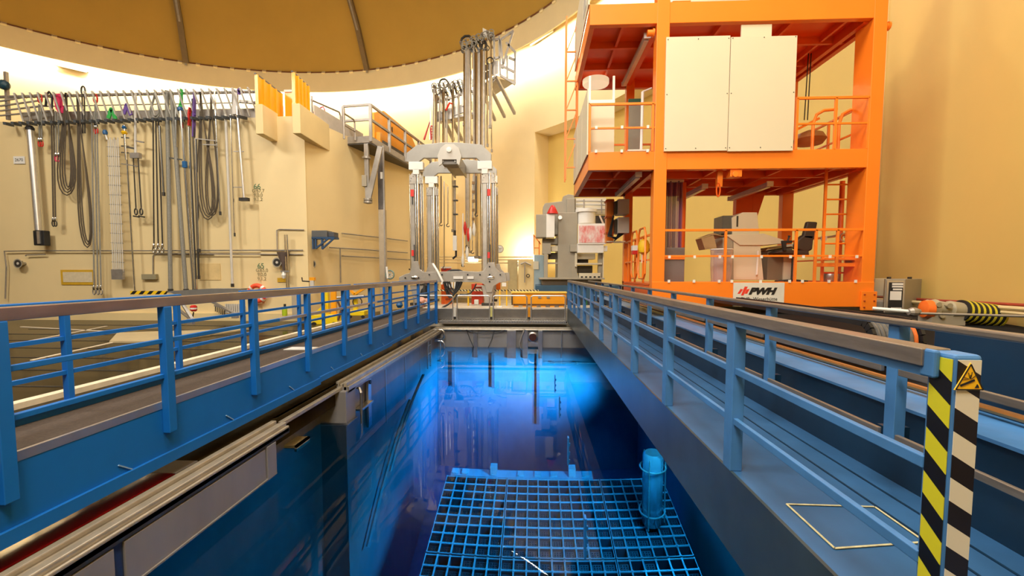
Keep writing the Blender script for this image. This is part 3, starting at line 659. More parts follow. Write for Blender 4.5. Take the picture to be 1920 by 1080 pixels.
# acrylic toe sheets with white clips
for x0, x1, y, z0, z1 in ((X0+.22, 3.70, GY-.01, rel(.15), rel(-.32)), (3.74, 5.03, GY-.01, rel(.15), rel(-.32)), (5.07, 6.26, GY-.01, rel(.15), rel(-.32)), (XC+.04, X0-.04, GY-.01, ZD1, ZD1+.45)):
    a = MB().box(x0, x1, y-.004, y+.002, z0, z1).build('acrylic_sheet', ACRY, G, label='clear acrylic toe sheet')
    for x in (x0+.1, (x0+x1)/2, x1-.1):
        for z in (z0, z1): MB().box(x-.022, x+.022, y-.02, y, z-.025, z+.03).build('clip', WHITE, a)
MB().box(XC+.04, X0-.04, GY-.012, GY-.004, rel(-5.15), rel(-5.8)).build('acrylic_sheet', ACRY, G, label='clear acrylic toe sheet')
MB().box(2.6, 6.2, GY-.012, GY-.004, rel(-5.15), rel(-5.8)).build('acrylic_sheet', ACRY, G, label='clear acrylic toe sheet')
# hinges / lifting eyes
for (px, py, Y) in ((1221, 57, GY), (1666, 44, GY)):
    p = at(px, py, Y); MB().lathe((p.x-.05, Y+.1, p.z), [(.06, 0), (.06, .10), (.08, .1), (.08, .13)], 14, (1, 0, 0)).build('lug', OR, G, smooth=True)
# hook block in the lower bay
hb = MB().box(3.78, 4.0, GY+.05, GY+.25, ZD0-.14, ZD0+.02).lathe((3.86, GY+.0, ZD0-.10), [(.055, 0), (.055, .08)], 14, (0, 1, 0)).box(3.6, 3.7, GY+.2, GY+.3, ZD0-.3, ZD0)
hb = hb.build('hoist_trolley', OR, G, bev=.004)
MB().path(arc((3.62, GY+.2, ZD0-.36), .07, -math.pi, math.pi, 14, (.5, 0, 0), (0, 0, 1.9))[:-1], .015, 6, closed=True).build('hook', ORD, hb, smooth=True)
# sign
sgn = MB(); p, q = at(1374, 575, GY-.03), at(1471, 530, GY-.03); sx0, sx1, sz0, sz1 = p.x, q.x, p.z, q.z
sgn = MB().box(sx0, sx1, GY-.035, GY-.022, sz0, sz1).build('maker_sign', mat('sign_white', (.72, .70, .64), .4), G, label='white sign with red slanted bars and black PWH lettering')
W_, H_ = sx1-sx0, sz1-sz0
def sp(u, v): return V((sx0+W_*u, GY-.037, sz1-H_*v))
for pts in (((.08, .46), (.13, .46), (.19, .28), (.14, .26)), ((.15, .53), (.20, .53), (.28, .17), (.22, .16)), ((.22, .46), (.27, .46), (.32, .26), (.26, .28))):
    MB().prism([sp(*a) for a in pts], (0, .003, 0)).build('red_bar', mat('logo_red', (.80, .05, .03), .4), sgn)
text('PWH', H_*.36, sp(.555, .365), BLACK, sgn, shear=.35, bold=.012).scale = (1.25, 1, 1)
text('Weserhütte', H_*.20, sp(.63, .68), BLACK, sgn)
text('PHB', H_*.20, sp(.24, .68), BLACK, sgn)

# lamps
def lamp(p, q, label, m=GREYL):
    t = T('strip_lamp', label, 'lamp', tuple((V(p)+V(q))/2), 'strip lamps under the gantry decks')
    MB().bar(p, q, .12, .08).build('housing', m, t, bev=.01)
    d = (V(q)-V(p)).normalized()
    MB().bar(V(p)+d*.05+V((0, 0, -.055)), V(q)-d*.05+V((0, 0, -.055)), .09, .03).build('diffuser', mat('lamp_diffuser', (.80, .74, .66), .25), t, bev=.008)
    for s_, e in ((p, -1), (q, 1)): MB().bar(V(s_), V(s_)+d*(.03*e), .13, .10).build('end_cap', WHITE, t)
lamp((2.22, 9.35, ZT0-.06), (2.22, 11.6, ZT0-.06), 'long strip lamp under the upper gantry deck at left')
lamp((2.10, 9.35, ZD0-.02), (2.10, 11.6, ZD0-.02), 'shiny strip lamp under the middle gantry deck left of the front column')
lamp((3.72, 10.2, ZD0-.1), (3.72, 11.9, ZD0-.1), 'strip lamp under the middle deck above the foil roll')
lamp((4.95, 9.9, ZD0-.12), (4.95, 11.8, ZD0-.12), 'strip lamp under the middle deck above the control console')

# ---- things on the gantry
FZ = rel(.20)
# foil curtain roll
t = T('foil_curtain', 'tall violet clear foil curtain hanging in front of an orange pole behind the left column', 'curtain', (2.95, 10.2, FZ))
mb = MB(); n = 40; pts = []
for k in range(n+1):
    a = k/n; pts.append((2.72+.52*a, 10.15+.05*math.sin(a*22)+.02*math.sin(a*51)))
for i in range(n):
    (xa, ya), (xb, yb_) = pts[i], pts[i+1]
    mb.add([(xa, ya, rel(.0)), (xb, yb_, rel(.0)), (xb, yb_, ZD0), (xa, ya, ZD0)], [(0, 1, 2, 3)])
mb.build('foil', FOILD, t, smooth=True)
MB().box(2.70, 3.25, 10.12, 10.18, ZD0-.02, ZD0+.03).build('top_bar', ALU, t)
tag(MB().tube((3.30, 10.35, FZ), (3.30, 10.35, ZD0), .075, 14).build('orange_pole', ORD, smooth=True), 'round orange pole right of the violet foil curtain', 'pole')
t = T('glass_tool_box', 'grey box with orange front bar standing under the violet foil curtain', 'box', (2.9, 9.9, FZ))
MB().box(2.62, 3.2, 9.8, 10.1, FZ, FZ+.75).build('body', mat('dark_grey_box', (.17, .15, .15), .5), t, bev=.01)
MB().box(2.60, 3.2, 9.78, 9.8, FZ+.50, FZ+.57).build('bar', OR, t)
for k in range(6): MB().box(2.65+.05*(k % 3), 2.67+.05*(k % 3), 9.77, 9.79, FZ+.12+.14*(k//3), FZ+.2+.14*(k//3)).build('switch', WHITE, t)
# console
cY = 9.9
t = T('control_console', 'cream control console cabinet with monitor and projecting desk inside the gantry', 'console', (4.5, cY, FZ))
def px(p, q, Y): return at(p, q, Y)
a = px(1385, 525, cY); b_ = px(1425, 525, cY)
pr_ = [px(1375, 525, cY), px(1432, 525, cY), px(1420, 398, cY), px(1393, 398, cY), px(1372, 408, cY)]
MB().prism(pr_, (0, .6, 0)).build('cabinet', CREAM, t, bev=.01)
MB().box(px(1355, 440, cY).x, px(1374, 440, cY).x, cY+.02, cY+.5, px(1360, 438, cY).z, px(1360, 404, cY).z).build('monitor', mat('monitor_glass', (.10, .10, .10), .12), t, bev=.01)
MB().prism([px(1355, 525, cY), px(1376, 525, cY), px(1376, 440, cY), px(1355, 446, cY)], (0, .48, 0)).build('side_cabinet', GREY, t, bev=.008)
MB().prism([q_+V((0, -.04, 0)) for q_ in [px(1358, 440, cY), px(1430, 438, cY), px(1468, 450, cY), px(1466, 457, cY), px(1430, 460, cY), px(1386, 460, cY)]], (0, .7, 0)).build('desk', CREAM, t, bev=.01)
MB().box(px(1381, 412, cY).x, px(1384, 412, cY).x, cY-.012, cY, px(1380, 425, cY).z, px(1380, 405, cY).z).build('vent_slot', DARK, t)
MB().path([px(1419, 515, cY-.05), px(1421, 480, cY-.05), px(1421, 470, cY-.05)], .02, 6).build('pipe', WHITE, t)
t = T('desk_pedestal', 'low grey brown pedestal cabinet with sloped cream top beside the office chair', 'cabinet', (5.1, 10.1, FZ))
MB().prism([px(1438, 525, 10.1), px(1486, 525, 10.1), px(1486, 462, 10.1), px(1440, 470, 10.1)], (0, .5, 0)).build('body', mat('brown_grey', (.22, .17, .11), .5), t, bev=.008)
MB().prism([px(1436, 470, 10.05), px(1488, 461, 10.05), px(1488, 457, 10.05), px(1440, 465, 10.05)], (0, .6, 0)).build('top', CREAM, t)
MB().box(px(1468, 500, 10.09).x, px(1484, 500, 10.09).x, 10.07, 10.1, FZ, px(1475, 482, 10.09).z).build('door', CREAM, t)
# cardboard box and foil bin
t = T('cardboard_box', 'open brown cardboard box tilted on top of the foil wrapped bin', 'box', (3.75, 9.7, rel(-.4)))
q0 = px(1318, 469, 9.7); 
MB().prism([px(1322, 468, 9.7), px(1344, 465, 9.7), px(1338, 441, 9.7), px(1315, 447, 9.7)], (0, .35, 0)).build('body', mat('cardboard', (.36, .22, .10), .8), t)
MB().prism([px(1314, 446, 9.7), px(1340, 440, 9.7), px(1358, 443, 9.7), px(1338, 437, 9.7)], (0, .3, 0)).build('flap', mat('cardboard', (.36, .22, .10), .8), t)
t = T('foil_bin', 'round bin wrapped in crinkled clear foil in front of the console', 'bin', (3.8, 9.45, FZ))
rb = random.Random(5); prof = [(.17+.012*rb.random(), .0), (.19, .1), (.205, .35), (.2, .55), (.215, .66), (.20, .68)]
MB().lathe((3.82, 9.45, FZ), prof, 20).build('foil', FOIL, t)
MB().lathe((3.82, 9.45, FZ+.01), [(.14, 0), (.16, .6)], 16).build('bin', mat('pink_grey_bin', (.55, .36, .30), .5), t, smooth=True)
MB().lathe((3.82, 9.45, FZ+.68), [(.22, 0), (.22, .02)], 20).build('rim', WHITE, t)
# office chair (seen from the side facing the console at left)
t = T('office_chair', 'dark brown high backed operator chair with armrest joystick facing left', 'chair', (5.65, 9.9, FZ))
CH = mat('dark_brown_upholstery', (.045, .030, .022), .6); cx_ = 5.62; yy = 9.7
MB().prism([px(1505, 447, yy), px(1527, 450, yy), px(1534, 416, yy), px(1514, 415, yy)], (0, .10, 0)).build('headrest', CH, t, bev=.03)
MB().prism([px(1492, 466, yy), px(1512, 474, yy), px(1524, 468, yy), px(1527, 440, yy), px(1508, 440, yy), px(1496, 450, yy)], (0, .16, 0)).build('backrest', CH, t, bev=.03)
MB().prism([px(1457, 474, yy), px(1518, 479, yy), px(1517, 470, yy), px(1470, 468, yy)], (0, .5, 0)).build('seat', CH, t, bev=.02)
arm = MB().prism([px(1470, 470, yy-.06), px(1475, 470, yy-.06), px(1475, 456, yy-.06), px(1486, 455, yy-.06), px(1486, 451, yy-.06), px(1467, 451, yy-.06)], (0, .07, 0)).build('armrest', BLACK, t, bev=.008)
MB().path([px(1477, 452, yy-.03), px(1479, 446, yy-.03), px(1480, 442, yy-.03)], [.02, .018, .028], 8).build('joystick', BLACK, arm, smooth=True)
MB().tube((px(1500, 480, yy).x, yy+.25, FZ+.05), (px(1500, 480, yy).x, yy+.25, px(1500, 478, yy).z), .03, 10).build('gas_column', DARK, t, smooth=True)
for k in range(5):
    a = k*2*math.pi/5; c = V((px(1500, 480, yy).x, yy+.25, FZ+.07)); e = c+V((math.cos(a)*.3, math.sin(a)*.3, -.03))
    lg = MB().bar(c, e, .04, .03).build('leg', DARK, t); MB().lathe((e.x, e.y-.01, FZ+.03), [(.028, 0), (.028, .02)], 10, (0, 1, 0)).build('caster', BLACK, lg)
# valve post, drum, orange shelf
t = T('valve_post', 'thick round orange post topped by a dark green cap with handwheel', 'post', (6.25, 10.2, FZ))
vx = px(1599, 480, 9.9).x
MB().tube((vx, 9.95, FZ), (vx, 9.95, px(1599, 450, 9.9).z), .12, 16).build('pipe', ORD, t, smooth=True)
MB().tube((vx, 9.95, px(1599, 450, 9.9).z), (vx, 9.95, px(1599, 439, 9.9).z), .10, 16).build('cap', mat('dark_green', (.01, .07, .03), .5), t, smooth=True)
hw = V((px(1580, 445, 9.8).x, 9.75, px(1580, 445, 9.8).z))
MB().path(arc(hw, .085, 0, 2*math.pi, 20)[:-1], .012, 6, closed=True).build('handwheel', ALU, t, smooth=True)
MB().tube(hw, (vx, 9.95, hw.z), .015, 6).build('stem', ALU, t)
t = T('metal_drum', 'low round silver drum on the lower gantry deck behind the ladder', 'drum', (6.1, 10, FZ))
MB().lathe((px(1563, 518, 10).x, 10.1, FZ), [(.16, 0), (.17, .02), (.17, .18), (.16, .2)], 24).build('drum_body', ALU, t, smooth=True)
MB().lathe((px(1563, 518, 10).x, 10.1, FZ+.2), [(.165, 0), (.165, .015)], 24).build('lid', GALV, t)
t = T('orange_shelf', 'orange box shelf mounted on the railing beside the ladder foot', 'shelf', (6.0, 9.3, rel(-.2)))
MB().box(px(1541, 495, 9.25).x, px(1612, 495, 9.25).x, 9.2, 9.5, px(1560, 500, 9.25).z, px(1560, 493, 9.25).z).build('front', OR, t, bev=.005)
MB().box(px(1541, 495, 9.25).x, px(1612, 495, 9.25).x, 9.2, 9.5, px(1560, 488, 9.25).z, px(1560, 485, 9.25).z).build('top', OR, t, bev=.005)
MB().bar((px(1575, 440, 9.7).x, 9.72, px(1575, 440, 9.7).z), (px(1540, 447, 9.7).x, 9.72, px(1540, 447, 9.7).z), .03, .03).build('arm', mat('brown_grey', (.22, .17, .11)), t)
tag(MB().box(px(1540, 446, 9.7).x, px(1548, 446, 9.7).x, 9.65, 9.72, px(1540, 451, 9.7).z, px(1540, 443, 9.7).z).build('grey_box', GREYL), 'small grey box at the end of the swing arm beside the ladder', 'box')
# items hanging at the lower left railing
t = T('helmet_pack', 'yellow and black respirator pack hanging on the lower left gantry railing', 'pack', (2.3, 10, rel(-.5)))
q0 = px(1205, 465, 10.0)
MB().lathe((q0.x, 9.9, q0.z-.15), [(.03, 0), (.10, .05), (.13, .18), (.09, .3), (.03, .33)], 14).build('bag', mat('pack_yellow', (.9, .55, .01), .5), t, smooth=True)
MB().path(arc((q0.x, 9.88, q0.z), .12, -1.2, 1.6, 8), .02, 6).build('strap', BLACK, t)
t = T('red_first_aid_box', 'white and red box on the lower left gantry railing', 'box', tuple(px(1192, 470, 10.1)))
RBx(1186, 460, 1199, 470, 10.1, .15).build('lid', WHITE, t, bev=.01); RBx(1186, 470, 1199, 477, 10.1, .15).build('base', RED, t, bev=.01)
tag(RBx(1203, 474, 1213, 493, 9.9, .02).build('paper_note', WHITE), 'white paper notes taped inside the lower left gantry railing', 'paper')
# left grey boxes on the orange mast
t = T('switch_mast', 'short orange mast hanging left of the gantry carrying cable clamps', 'mast', tuple(px(1145, 410, 11.5)))
RBx(1137, 373, 1151, 455, 11.5, .25).build('mast', OR, t, bev=.01)
for i in range(3): RBx(1136, 375+30*i, 1152, 378+30*i, 11.45, .3).build('bracket', ORD, t)
MB().box(px(1137, 452, 11.5).x, px(1172, 452, 11.5).x, 11.45, 11.8, px(1140, 454, 11.5).z, px(1140, 452, 11.5).z).build('tray', ALU, t)
for i, (y0, y1, lab) in enumerate(((373, 401, 'upper light grey switch box beside the orange mast'), (407, 437, 'lower light grey switch box beside the orange mast'))):
    t = T('switch_box', lab, 'box', tuple(px(1168, (y0+y1)/2, 11.3)))
    RBx(1159, y0, 1180, y1, 11.2, .45).build('housing', GREYL, t, bev=.008); RBx(1153, y0+4, 1160, y1, 11.3, .35).build('plug', DARK, t)
for i in range(4):
    tag(MB().path([px(1150, 404+i, 11.4), px(1146-i*2, 440+i, 11.3), px(1152+i*2, 452-i*2, 11.2), px(1160+i*3, 438, 11.3)], .02, 6).build('cable', BLACK, smooth=True), ['thick black cable looping below the grey switch boxes', 'second black cable loop below the grey switch boxes', 'third black cable loop below the grey switch boxes', 'innermost black cable loop below the grey switch boxes'][i], 'cable')
# middle deck contents
t = T('cream_cabinet', 'tall cream cabinet with clear framed hood at the left of the middle gantry deck', 'cabinet', tuple(px(1130, 290, 9.6)))
RBx(1104, 192, 1152, 288, 9.5, .5).build('body', CREAM, t, bev=.006)
for x in (1104, 1149): RBx(x, 142, x+4, 192, 9.5, .04).build('frame_post', WHITE, t)
RBx(1104, 187, 1153, 193, 9.48, .06).build('frame_base', WHITE, t); RBx(1106, 143, 1150, 188, 9.52, .01).build('window', ACRY, t)
t = T('round_ceiling_lamp', 'round cream disc lamp under the upper gantry deck above the cream cabinet', 'lamp', tuple(px(1118, 155, 10.5)))
c = px(1117, 156, 11.5); MB().lathe((c.x, c.y, ZT0-.12), [(.30, 0), (.32, .03), (.32, .12)], 28).build('disc', mat('lamp_disc', (.85, .72, .45), .5, emit=((1, .85, .55), .6)), t, smooth=True); MB().tube((c.x, c.y, ZT0-.02), (c.x, c.y, ZT0+.05), .05, 8).build('mount', OR, t)
t = T('projection_screen', 'tall grey green panel with dark top standing behind the left middle railing', 'panel', tuple(px(1192, 285, 10.5)))
RBx(1179, 192, 1203, 285, 10.3, .05).build('panel', mat('grey_green', (.26, .24, .18), .5), t, bev=.004); RBx(1179, 185, 1203, 193, 10.28, .08).build('header', mat('dark_green', (.01, .07, .03)), t)
t = T('white_stand', 'thin white jointed stand in front of the grey green panel', 'stand', tuple(px(1205, 285, 9.8)))
MB().tube(px(1202, 284, 9.8), px(1205, 172, 9.8), .03, 8).build('pole', WHITE, t); MB().tube(px(1205, 172, 9.8), px(1222, 165, 9.8), .018, 8).build('arm', WHITE, t)
t = T('white_crate', 'low white crate on the middle gantry deck at the foot of the white stand', 'crate', tuple(px(1195, 290, 9.3)))
RBx(1178, 282, 1217, 291, 9.25, .4).build('body', WHITE, t, bev=.008); RBx(1177, 280, 1218, 283, 9.23, .44).build('lid', WHITE, t, bev=.004)
tag(MB().tube(px(1516, 100, 10.5), px(1508, 225, 10.5), .012, 6).build('cable', BLACK), 'left thin black cable hanging beside the cream panels', 'cable')
tag(MB().tube(px(1521, 100, 10.5), px(1514, 225, 10.5), .012, 6).build('cable', BLACK), 'right thin black cable hanging beside the cream panels', 'cable')
tag(MB().lathe(tuple(px(1518, 262, 10.4)), [(.25, -.1), (.32, 0), (.25, .12), (.05, .2)], 18).build('motor_hood', mat('brown_dark_orange', (.30, .12, .03), .5), smooth=True), 'dark brown rounded motor hood behind the right middle railing', 'motor')
# upper deck things peeking in
t = T('upper_equipment', 'grey and orange machine casing just visible on the upper gantry deck', 'machine', (3.4, 9.9, ZT1))
MB().box(2.7, 4.3, 9.6, 10.4, ZT1, ZT1+.35).build('casing', GREYL, t, bev=.02); MB().box(2.75, 3.1, 9.5, 9.6, ZT1, ZT1+.3).build('bracket', OR, t)
for k in range(9): MB().box(4.6+.2*k, 4.68+.2*k, 9.6, 9.9, ZT1, ZT1+.5).build('rib', CREAM, t)

# ================================================================ RIGHT SIDE BEHIND THE WALKWAY
def base(px_, py_, Y): return at(px_, py_, Y)
RZ = rel(.78)
t = T('electronics_rack', 'grey rack cabinet with open door and white papers standing by the yellow wall', 'cabinet', tuple(base(1690, 580, 9.4)))
a = base(1657, 580, 9.4); b_ = base(1687, 580, 9.4); c = base(1727, 578, 9.75); zt = base(1690, 523, 9.4).z
zb = RZ
MB().prism([(a.x, 9.4, zb), (b_.x, 9.3, zb), (c.x, 9.75, zb), (a.x+.35, 9.9, zb)], (0, 0, zt-zb)).build('body', GREY, t, bev=.008)
def onf(u, v, off=.004):   # on the front face
    p = V((a.x, 9.4, 0)).lerp(V((b_.x, 9.3, 0)), u); return V((p.x, p.y-off, zb+(zt-zb)*(1-v)))
MB().prism([onf(.06, .04), onf(.94, .04), onf(.94, .97), onf(.06, .97)], (0, -.012, 0)).build('door_frame', ALU, t)
MB().prism([onf(.16, .1, .02), onf(.86, .1, .02), onf(.86, .92, .02), onf(.16, .92, .02)], (0, -.004, 0)).build('opening', BLACK, t)
for k, (u0, v0, u1, v1) in enumerate(((.3, .12, .84, .18), (.3, .2, .84, .25), (.35, .28, .8, .33), (.22, .36, .78, .62), (.3, .84, .82, .92))):
    MB().prism([onf(u0, v0, .026), onf(u1, v0, .026), onf(u1, v1, .026), onf(u0, v1, .026)], (0, -.006, 0)).build(['module', 'module', 'module', 'paper', 'module'][k], WHITE, t)
for x in (.1, .5): MB().box(a.x+x, a.x+x+.05, 9.45, 9.5, zt, zt+.04).build('lifting_eye', DARK, t)
# motor unit with striped guard
t = T('motor_unit', 'beige geared motor with orange flange and black yellow striped round guard', 'motor', tuple(base(1800, 592, 7.2)))
MY = 7.2
def q(px_, py_): return at(px_, py_, MY)
MB().lathe(q(1727, 579), [(.05, 0), (.13, .03), (.14, .12), (.08, .14)], 18, (1, -.15, -.05)).build('flange', mat('motor_orange', (.85, .16, .02), .4), t, smooth=True)
MB().path([q(1738, 578), q(1752, 578), q(1756, 579), q(1775, 580), q(1778, 581), q(1800, 583)], [.12, .14, .10, .10, .14, .13], 16).build('gearbox', mat('motor_beige', (.40, .34, .22), .5), t, smooth=True)
for i, (x, y) in enumerate(((1745, 570), (1752, 590), (1765, 572))): MB().tube(q(x, y)+V((0, -.15, 0)), q(x+4, y-3)+V((0, .1, 0)), .04, 8).build('bolt_boss', mat('motor_beige', (.40, .34, .22)), t)
MB().box(q(1738, 578).x, q(1800, 578).x, MY-.1, MY+.15, RZ, q(1750, 590).z).build('foot', GREY, t)
A_, B_ = q(1799, 583), q(1868, 593); dr = (B_-A_).normalized()
MB().tube(A_, B_, .17, 28).build('guard', BLACK, t, smooth=True)
for k in range(7):
    c = A_+dr*(.03+.083*k); MB().path([c, c+dr*.032], .174, 28).build('yellow_stripe', mat('stripe_yellow', (.62, .52, .03), .35), t, smooth=True)
MB().tube(B_, B_+dr*.02, .165, 28).build('guard_end', mat('guard_end_grey', (.03, .03, .03), .5), t, smooth=True)
t = T('wall_pipe_run', 'dark red and cream pipes running low along the yellow wall at far right', 'pipe', (8, 8, rel(.6)))
def wallp(px_, py_, R=RW-.12):
    d = ray(px_, py_); h = V((d.x, d.y)); n_ = h.normalized(); o = -CC; bq = o.dot(n_); tt = -bq+math.sqrt(bq*bq-(o.length_squared-R*R)); return EYE+d*(tt/h.length)
MB().path([wallp(x, y) for x, y in ((1640, 556), (1700, 560), (1760, 564), (1850, 569), (1920, 573), (2020, 580))], .03, 8).build('red_pipe', mat('pipe_red', (.35, .04, .02), .5), t, smooth=True)
MB().path([wallp(x, y, RW-.25) for x, y in ((1640, 561), (1760, 570), (1850, 575), (1920, 580), (2020, 588))], .035, 8).build('cream_pipe', CONC, t, smooth=True)
MB().path([wallp(x, y, RW-.25) for x, y in ((1700, 566), (1760, 575), (1850, 583), (1920, 589), (2020, 600))], .035, 8).build('cream_pipe', CONC, t, smooth=True)
p0_ = wallp(1865, 575); MB().box(p0_.x-.04, p0_.x+.04, p0_.y-.1, p0_.y+.05, p0_.z-.2, p0_.z+.02).build('bracket', RED, t)
t = T('barrier_pipe', 'long thin silver barrier pipe with joint in front of the motor', 'pipe', tuple(at(1750, 588, 6.0)))
MB().path([at(1636, 578, 6.4), at(1708, 584, 6.2)], .022, 8).build('pipe', WHITE, t); MB().path([at(1708, 587, 6.2), at(1925, 593, 5.8), at(2050, 597, 5.6)], .016, 8).build('thin_pipe', GALV, t)
MB().lathe(at(1712, 585, 6.2), [(.04, -.06), (.06, -.02), (.06, .03), (.04, .08)], 10, (1, 0, 0)).build('joint', GALV, t)
tag(MB().lathe(tuple(base(1648, 576, 9.9)), [(.12, -.08), (.14, 0), (.14, .12), (.1, .16)], 16).build('small_drum', GREY, smooth=True), 'small grey drum between the gantry foot and the rack cabinet', 'drum')
tag(RBx(1640, 522, 1662, 555, 10.2, .1).build('cream_box', CREAM, bev=.01), 'cream box on the wall behind the right gantry foot', 'box')
# ================================================================ FAR END OF THE POOL
px = lambda x, y, Y: at(x, y, Y)
PZ = rel(1.42)
t = T('far_platform', 'low steel faced platform across the far end of the pool', 'platform', (0, 19.5, 0))
MB().box(-4.6, 4.1, 18.62, 21.9, 0, PZ).build('body', mat('pale_platform_top', (.62, .55, .44), .4, var=.1), t)
kx = [(770, 849), (857, 918), (925, 988), (996, 1061)]
for a, b_ in kx:
    x0, x1 = px(a, 590, 18.6).x, px(b_, 590, 18.6).x
    MB().box(x0, x1, 18.55, 18.62, rel(1.90), rel(1.44)).build('kerb_plate', mat('kerb_steel', (.33, .31, .29), .3, .8, var=.2, scale=2), t, bev=.01, label='grey steel kerb plate')
for i, (a, b_, m) in enumerate(((850, 855, WHITE), (919, 923, mat('pale_yellow', (.75, .7, .25), .5)), (990, 994, YELO))):
    s_ = MB().box(px(a, 590, 18.6).x, px(b_, 590, 18.6).x, 18.56, 18.6, rel(1.78), rel(1.38)).build('gap_strip', m, t); MB().box(px(a, 590, 18.6).x, px(b_, 590, 18.6).x, 18.55, 18.6, rel(1.86), rel(1.78)).build('black_tip', BLACK, s_)
gs = T('grating_strip', 'perforated silver grating strip along the far pool edge below the kerb plates', 'grating', (-1.2, 18.3, rel(2)))
MB().box(-3.85, 1.35, 18.12, 18.55, rel(2.02), rel(1.92)).build('tray', DARK, gs)
xs = [-3.8+.055*k for k in range(93)]; mb = MB()
for k, x in enumerate(xs): mb.box(x, x+.036, 18.10, 18.5, rel(1.97), rel(1.905-.012*(k % 2)))
gr = mb.build('grating_teeth', ALU, gs, kind='stuff')
MB().box(-3.85, 1.35, 18.09, 18.11, rel(2.02), rel(1.98)).build('edge', GALV, gs)
r0 = None
for i, (a, b_) in enumerate(((776, 849), (857, 918), (925, 988), (996, 1060))):
    x0, x1 = px(a, 560, 18.5).x, px(b_, 560, 18.5).x; zt = rel(.90)
    tag(MB().path([(x0, 18.5, rel(1.9)), (x0, 18.5, zt-.08), (x0+.03, 18.5, zt-.02), (x0+.1, 18.5, zt), (x1-.1, 18.5, zt), (x1-.03, 18.5, zt-.02), (x1, 18.5, zt-.08), (x1, 18.5, rel(1.9))], .026, 8).build('guard_hoop', ALU, smooth=True),
        ['silver guard rail hoop partly behind the end of the left walkway', 'silver guard rail hoop under the black hoses', 'silver guard rail hoop left of the yellow beam', 'silver guard rail hoop in front of the yellow beam'][i], 'railing', 'guard hoops on the far platform')
bt = T('barrier_tape', 'black and cream striped barrier tape stretched across the far platform', 'tape', tuple(px(915, 544, 20.2)))
MB().box(px(818, 544, 20.2).x, px(1010, 544, 20.2).x, 20.18, 20.2, px(915, 546, 20.2).z, px(915, 543.2, 20.2).z).build('tape', striped('tape_stripes', (.02, .02, .02), (.75, .68, .4), 7.0, (1, 0, 1)), bt)
for i, x in enumerate((819, 878, 937, 950)):
    tag(MB().box(px(x-1.3, 550, 20.0).x, px(x+1.3, 550, 20.0).x, 19.97, 20.03, PZ, px(x, 544, 20).z).build('yellow_post', YEL, bev=.005), ['yellow post directly behind the end of the left walkway', 'yellow post between the two orange units', 'left yellow post of the pair beside the yellow beam', 'right yellow post of the pair beside the yellow beam'][i], 'post', 'yellow posts on the far platform')
def unit(px0, py0, px1, py1, Y, m, nm, lab, cat, dep=.6, extra=None):
    t = T(nm, lab, cat, tuple(px((px0+px1)/2, py1, Y))); RBx(px0, py0, px1, py1, Y, dep).build('body', m, t, bev=.02)
    if extra: extra(t)
    return t
UO = mat('unit_orange', (.88, .16, .01), .45, var=.15)
def ex1(t):
    RBx(829, 534, 832, 571, 20.9, .05).build('flange', ORD, t); 
    for k in range(3): MB().lathe(px(837+k*3, 561, 20.85), [(.05, 0), (.05, .03)], 10, (0, -1, 0)).build('cap', mat('dark_orange', (.35, .05, .01)), t)
unit(827, 532, 845, 571, 20.95, UO, 'orange_unit', 'orange machine unit left of the black hoses on the far platform', 'machine', extra=ex1)
def ex2(t):
    RBx(891, 534, 904, 538, 20.85, .1).build('pink_label', mat('pink_label', (.8, .5, .4)), t); RBx(892, 541, 903, 543, 20.85, .1).build('slot', WHITE, t)
unit(884, 532, 905, 571, 20.95, mat('unit_red', (.70, .05, .01), .45, var=.2), 'red_orange_unit', 'red orange machine unit behind the right leg of the lifting frame', 'machine', extra=ex2)
unit(930, 527, 938, 545, 20.95, UO, 'orange_plate', 'small orange plate right of the lifting frame leg', 'plate', .2)
def ex3(t): RBx(826, 500, 846, 503, 30.3, .1).build('white_top', WHITE, t)
unit(827, 503, 845, 512, 30.5, mat('red_box', (.72, .06, .03), .5), 'red_wall_box', 'red box with white top on the back wall above the lifting frame base', 'box', .3, ex3)
unit(931, 574, 942, 580, 19.0, WHITE, 'white_switch_box', 'white box on the platform right of the frame foot', 'box', .25)
unit(889, 562, 897, 571, 20.5, WHITE, 'white_grey_box', 'white box in front of the red orange unit', 'box', .25)
for i, (x0, x1, s, x2) in enumerate(((835, 860, 26, 0), (838, 864, 22, 0), (842, 866, 18, 0), (832, 857, 30, 0))):
    p, q_ = px(x0, 528, 19.6), px(x1, 528, 19.6); n = 12
    tag(MB().path([p.lerp(q_, k/n)+V((0, 0, -s/850*19.6*(1-(2*k/n-1)**2))) for k in range(n+1)], .045, 8).build('black_hose', BLACK, smooth=True), ['thick black hose loop, second lowest under the frame base', 'thick black hose loop, third lowest under the frame base', 'thick black hose loop, highest under the frame base', 'thick black hose loop, lowest under the frame base'][i], 'hose', 'black hoses under the lifting frame')
tag(MB().path([px(857, 552, 19.5), px(852, 560, 19.3), px(840, 571, 19.0), px(822, 581, 18.8), px(800, 588, 18.8)], .04, 8).build('black_hose', BLACK, smooth=True), 'black hose running down from the frame to the left walkway end', 'hose')
tag(MB().path([px(893, 532, 19.8), px(889, 541, 19.8), px(882, 550, 19.8), px(873, 552.5, 19.8), px(862, 552, 19.8)], .03, 8).build('black_hose', BLACK, smooth=True), 'thin black hose sagging right of the hose loops', 'hose')
tag(MB().path([px(836, 512, 20.8), px(846, 507, 20.8), px(860, 507, 20.8), px(868, 510, 20.8)], .06, 8).build('black_hose', BLACK, smooth=True), 'short black hose lying on top of the lifting frame base', 'hose')
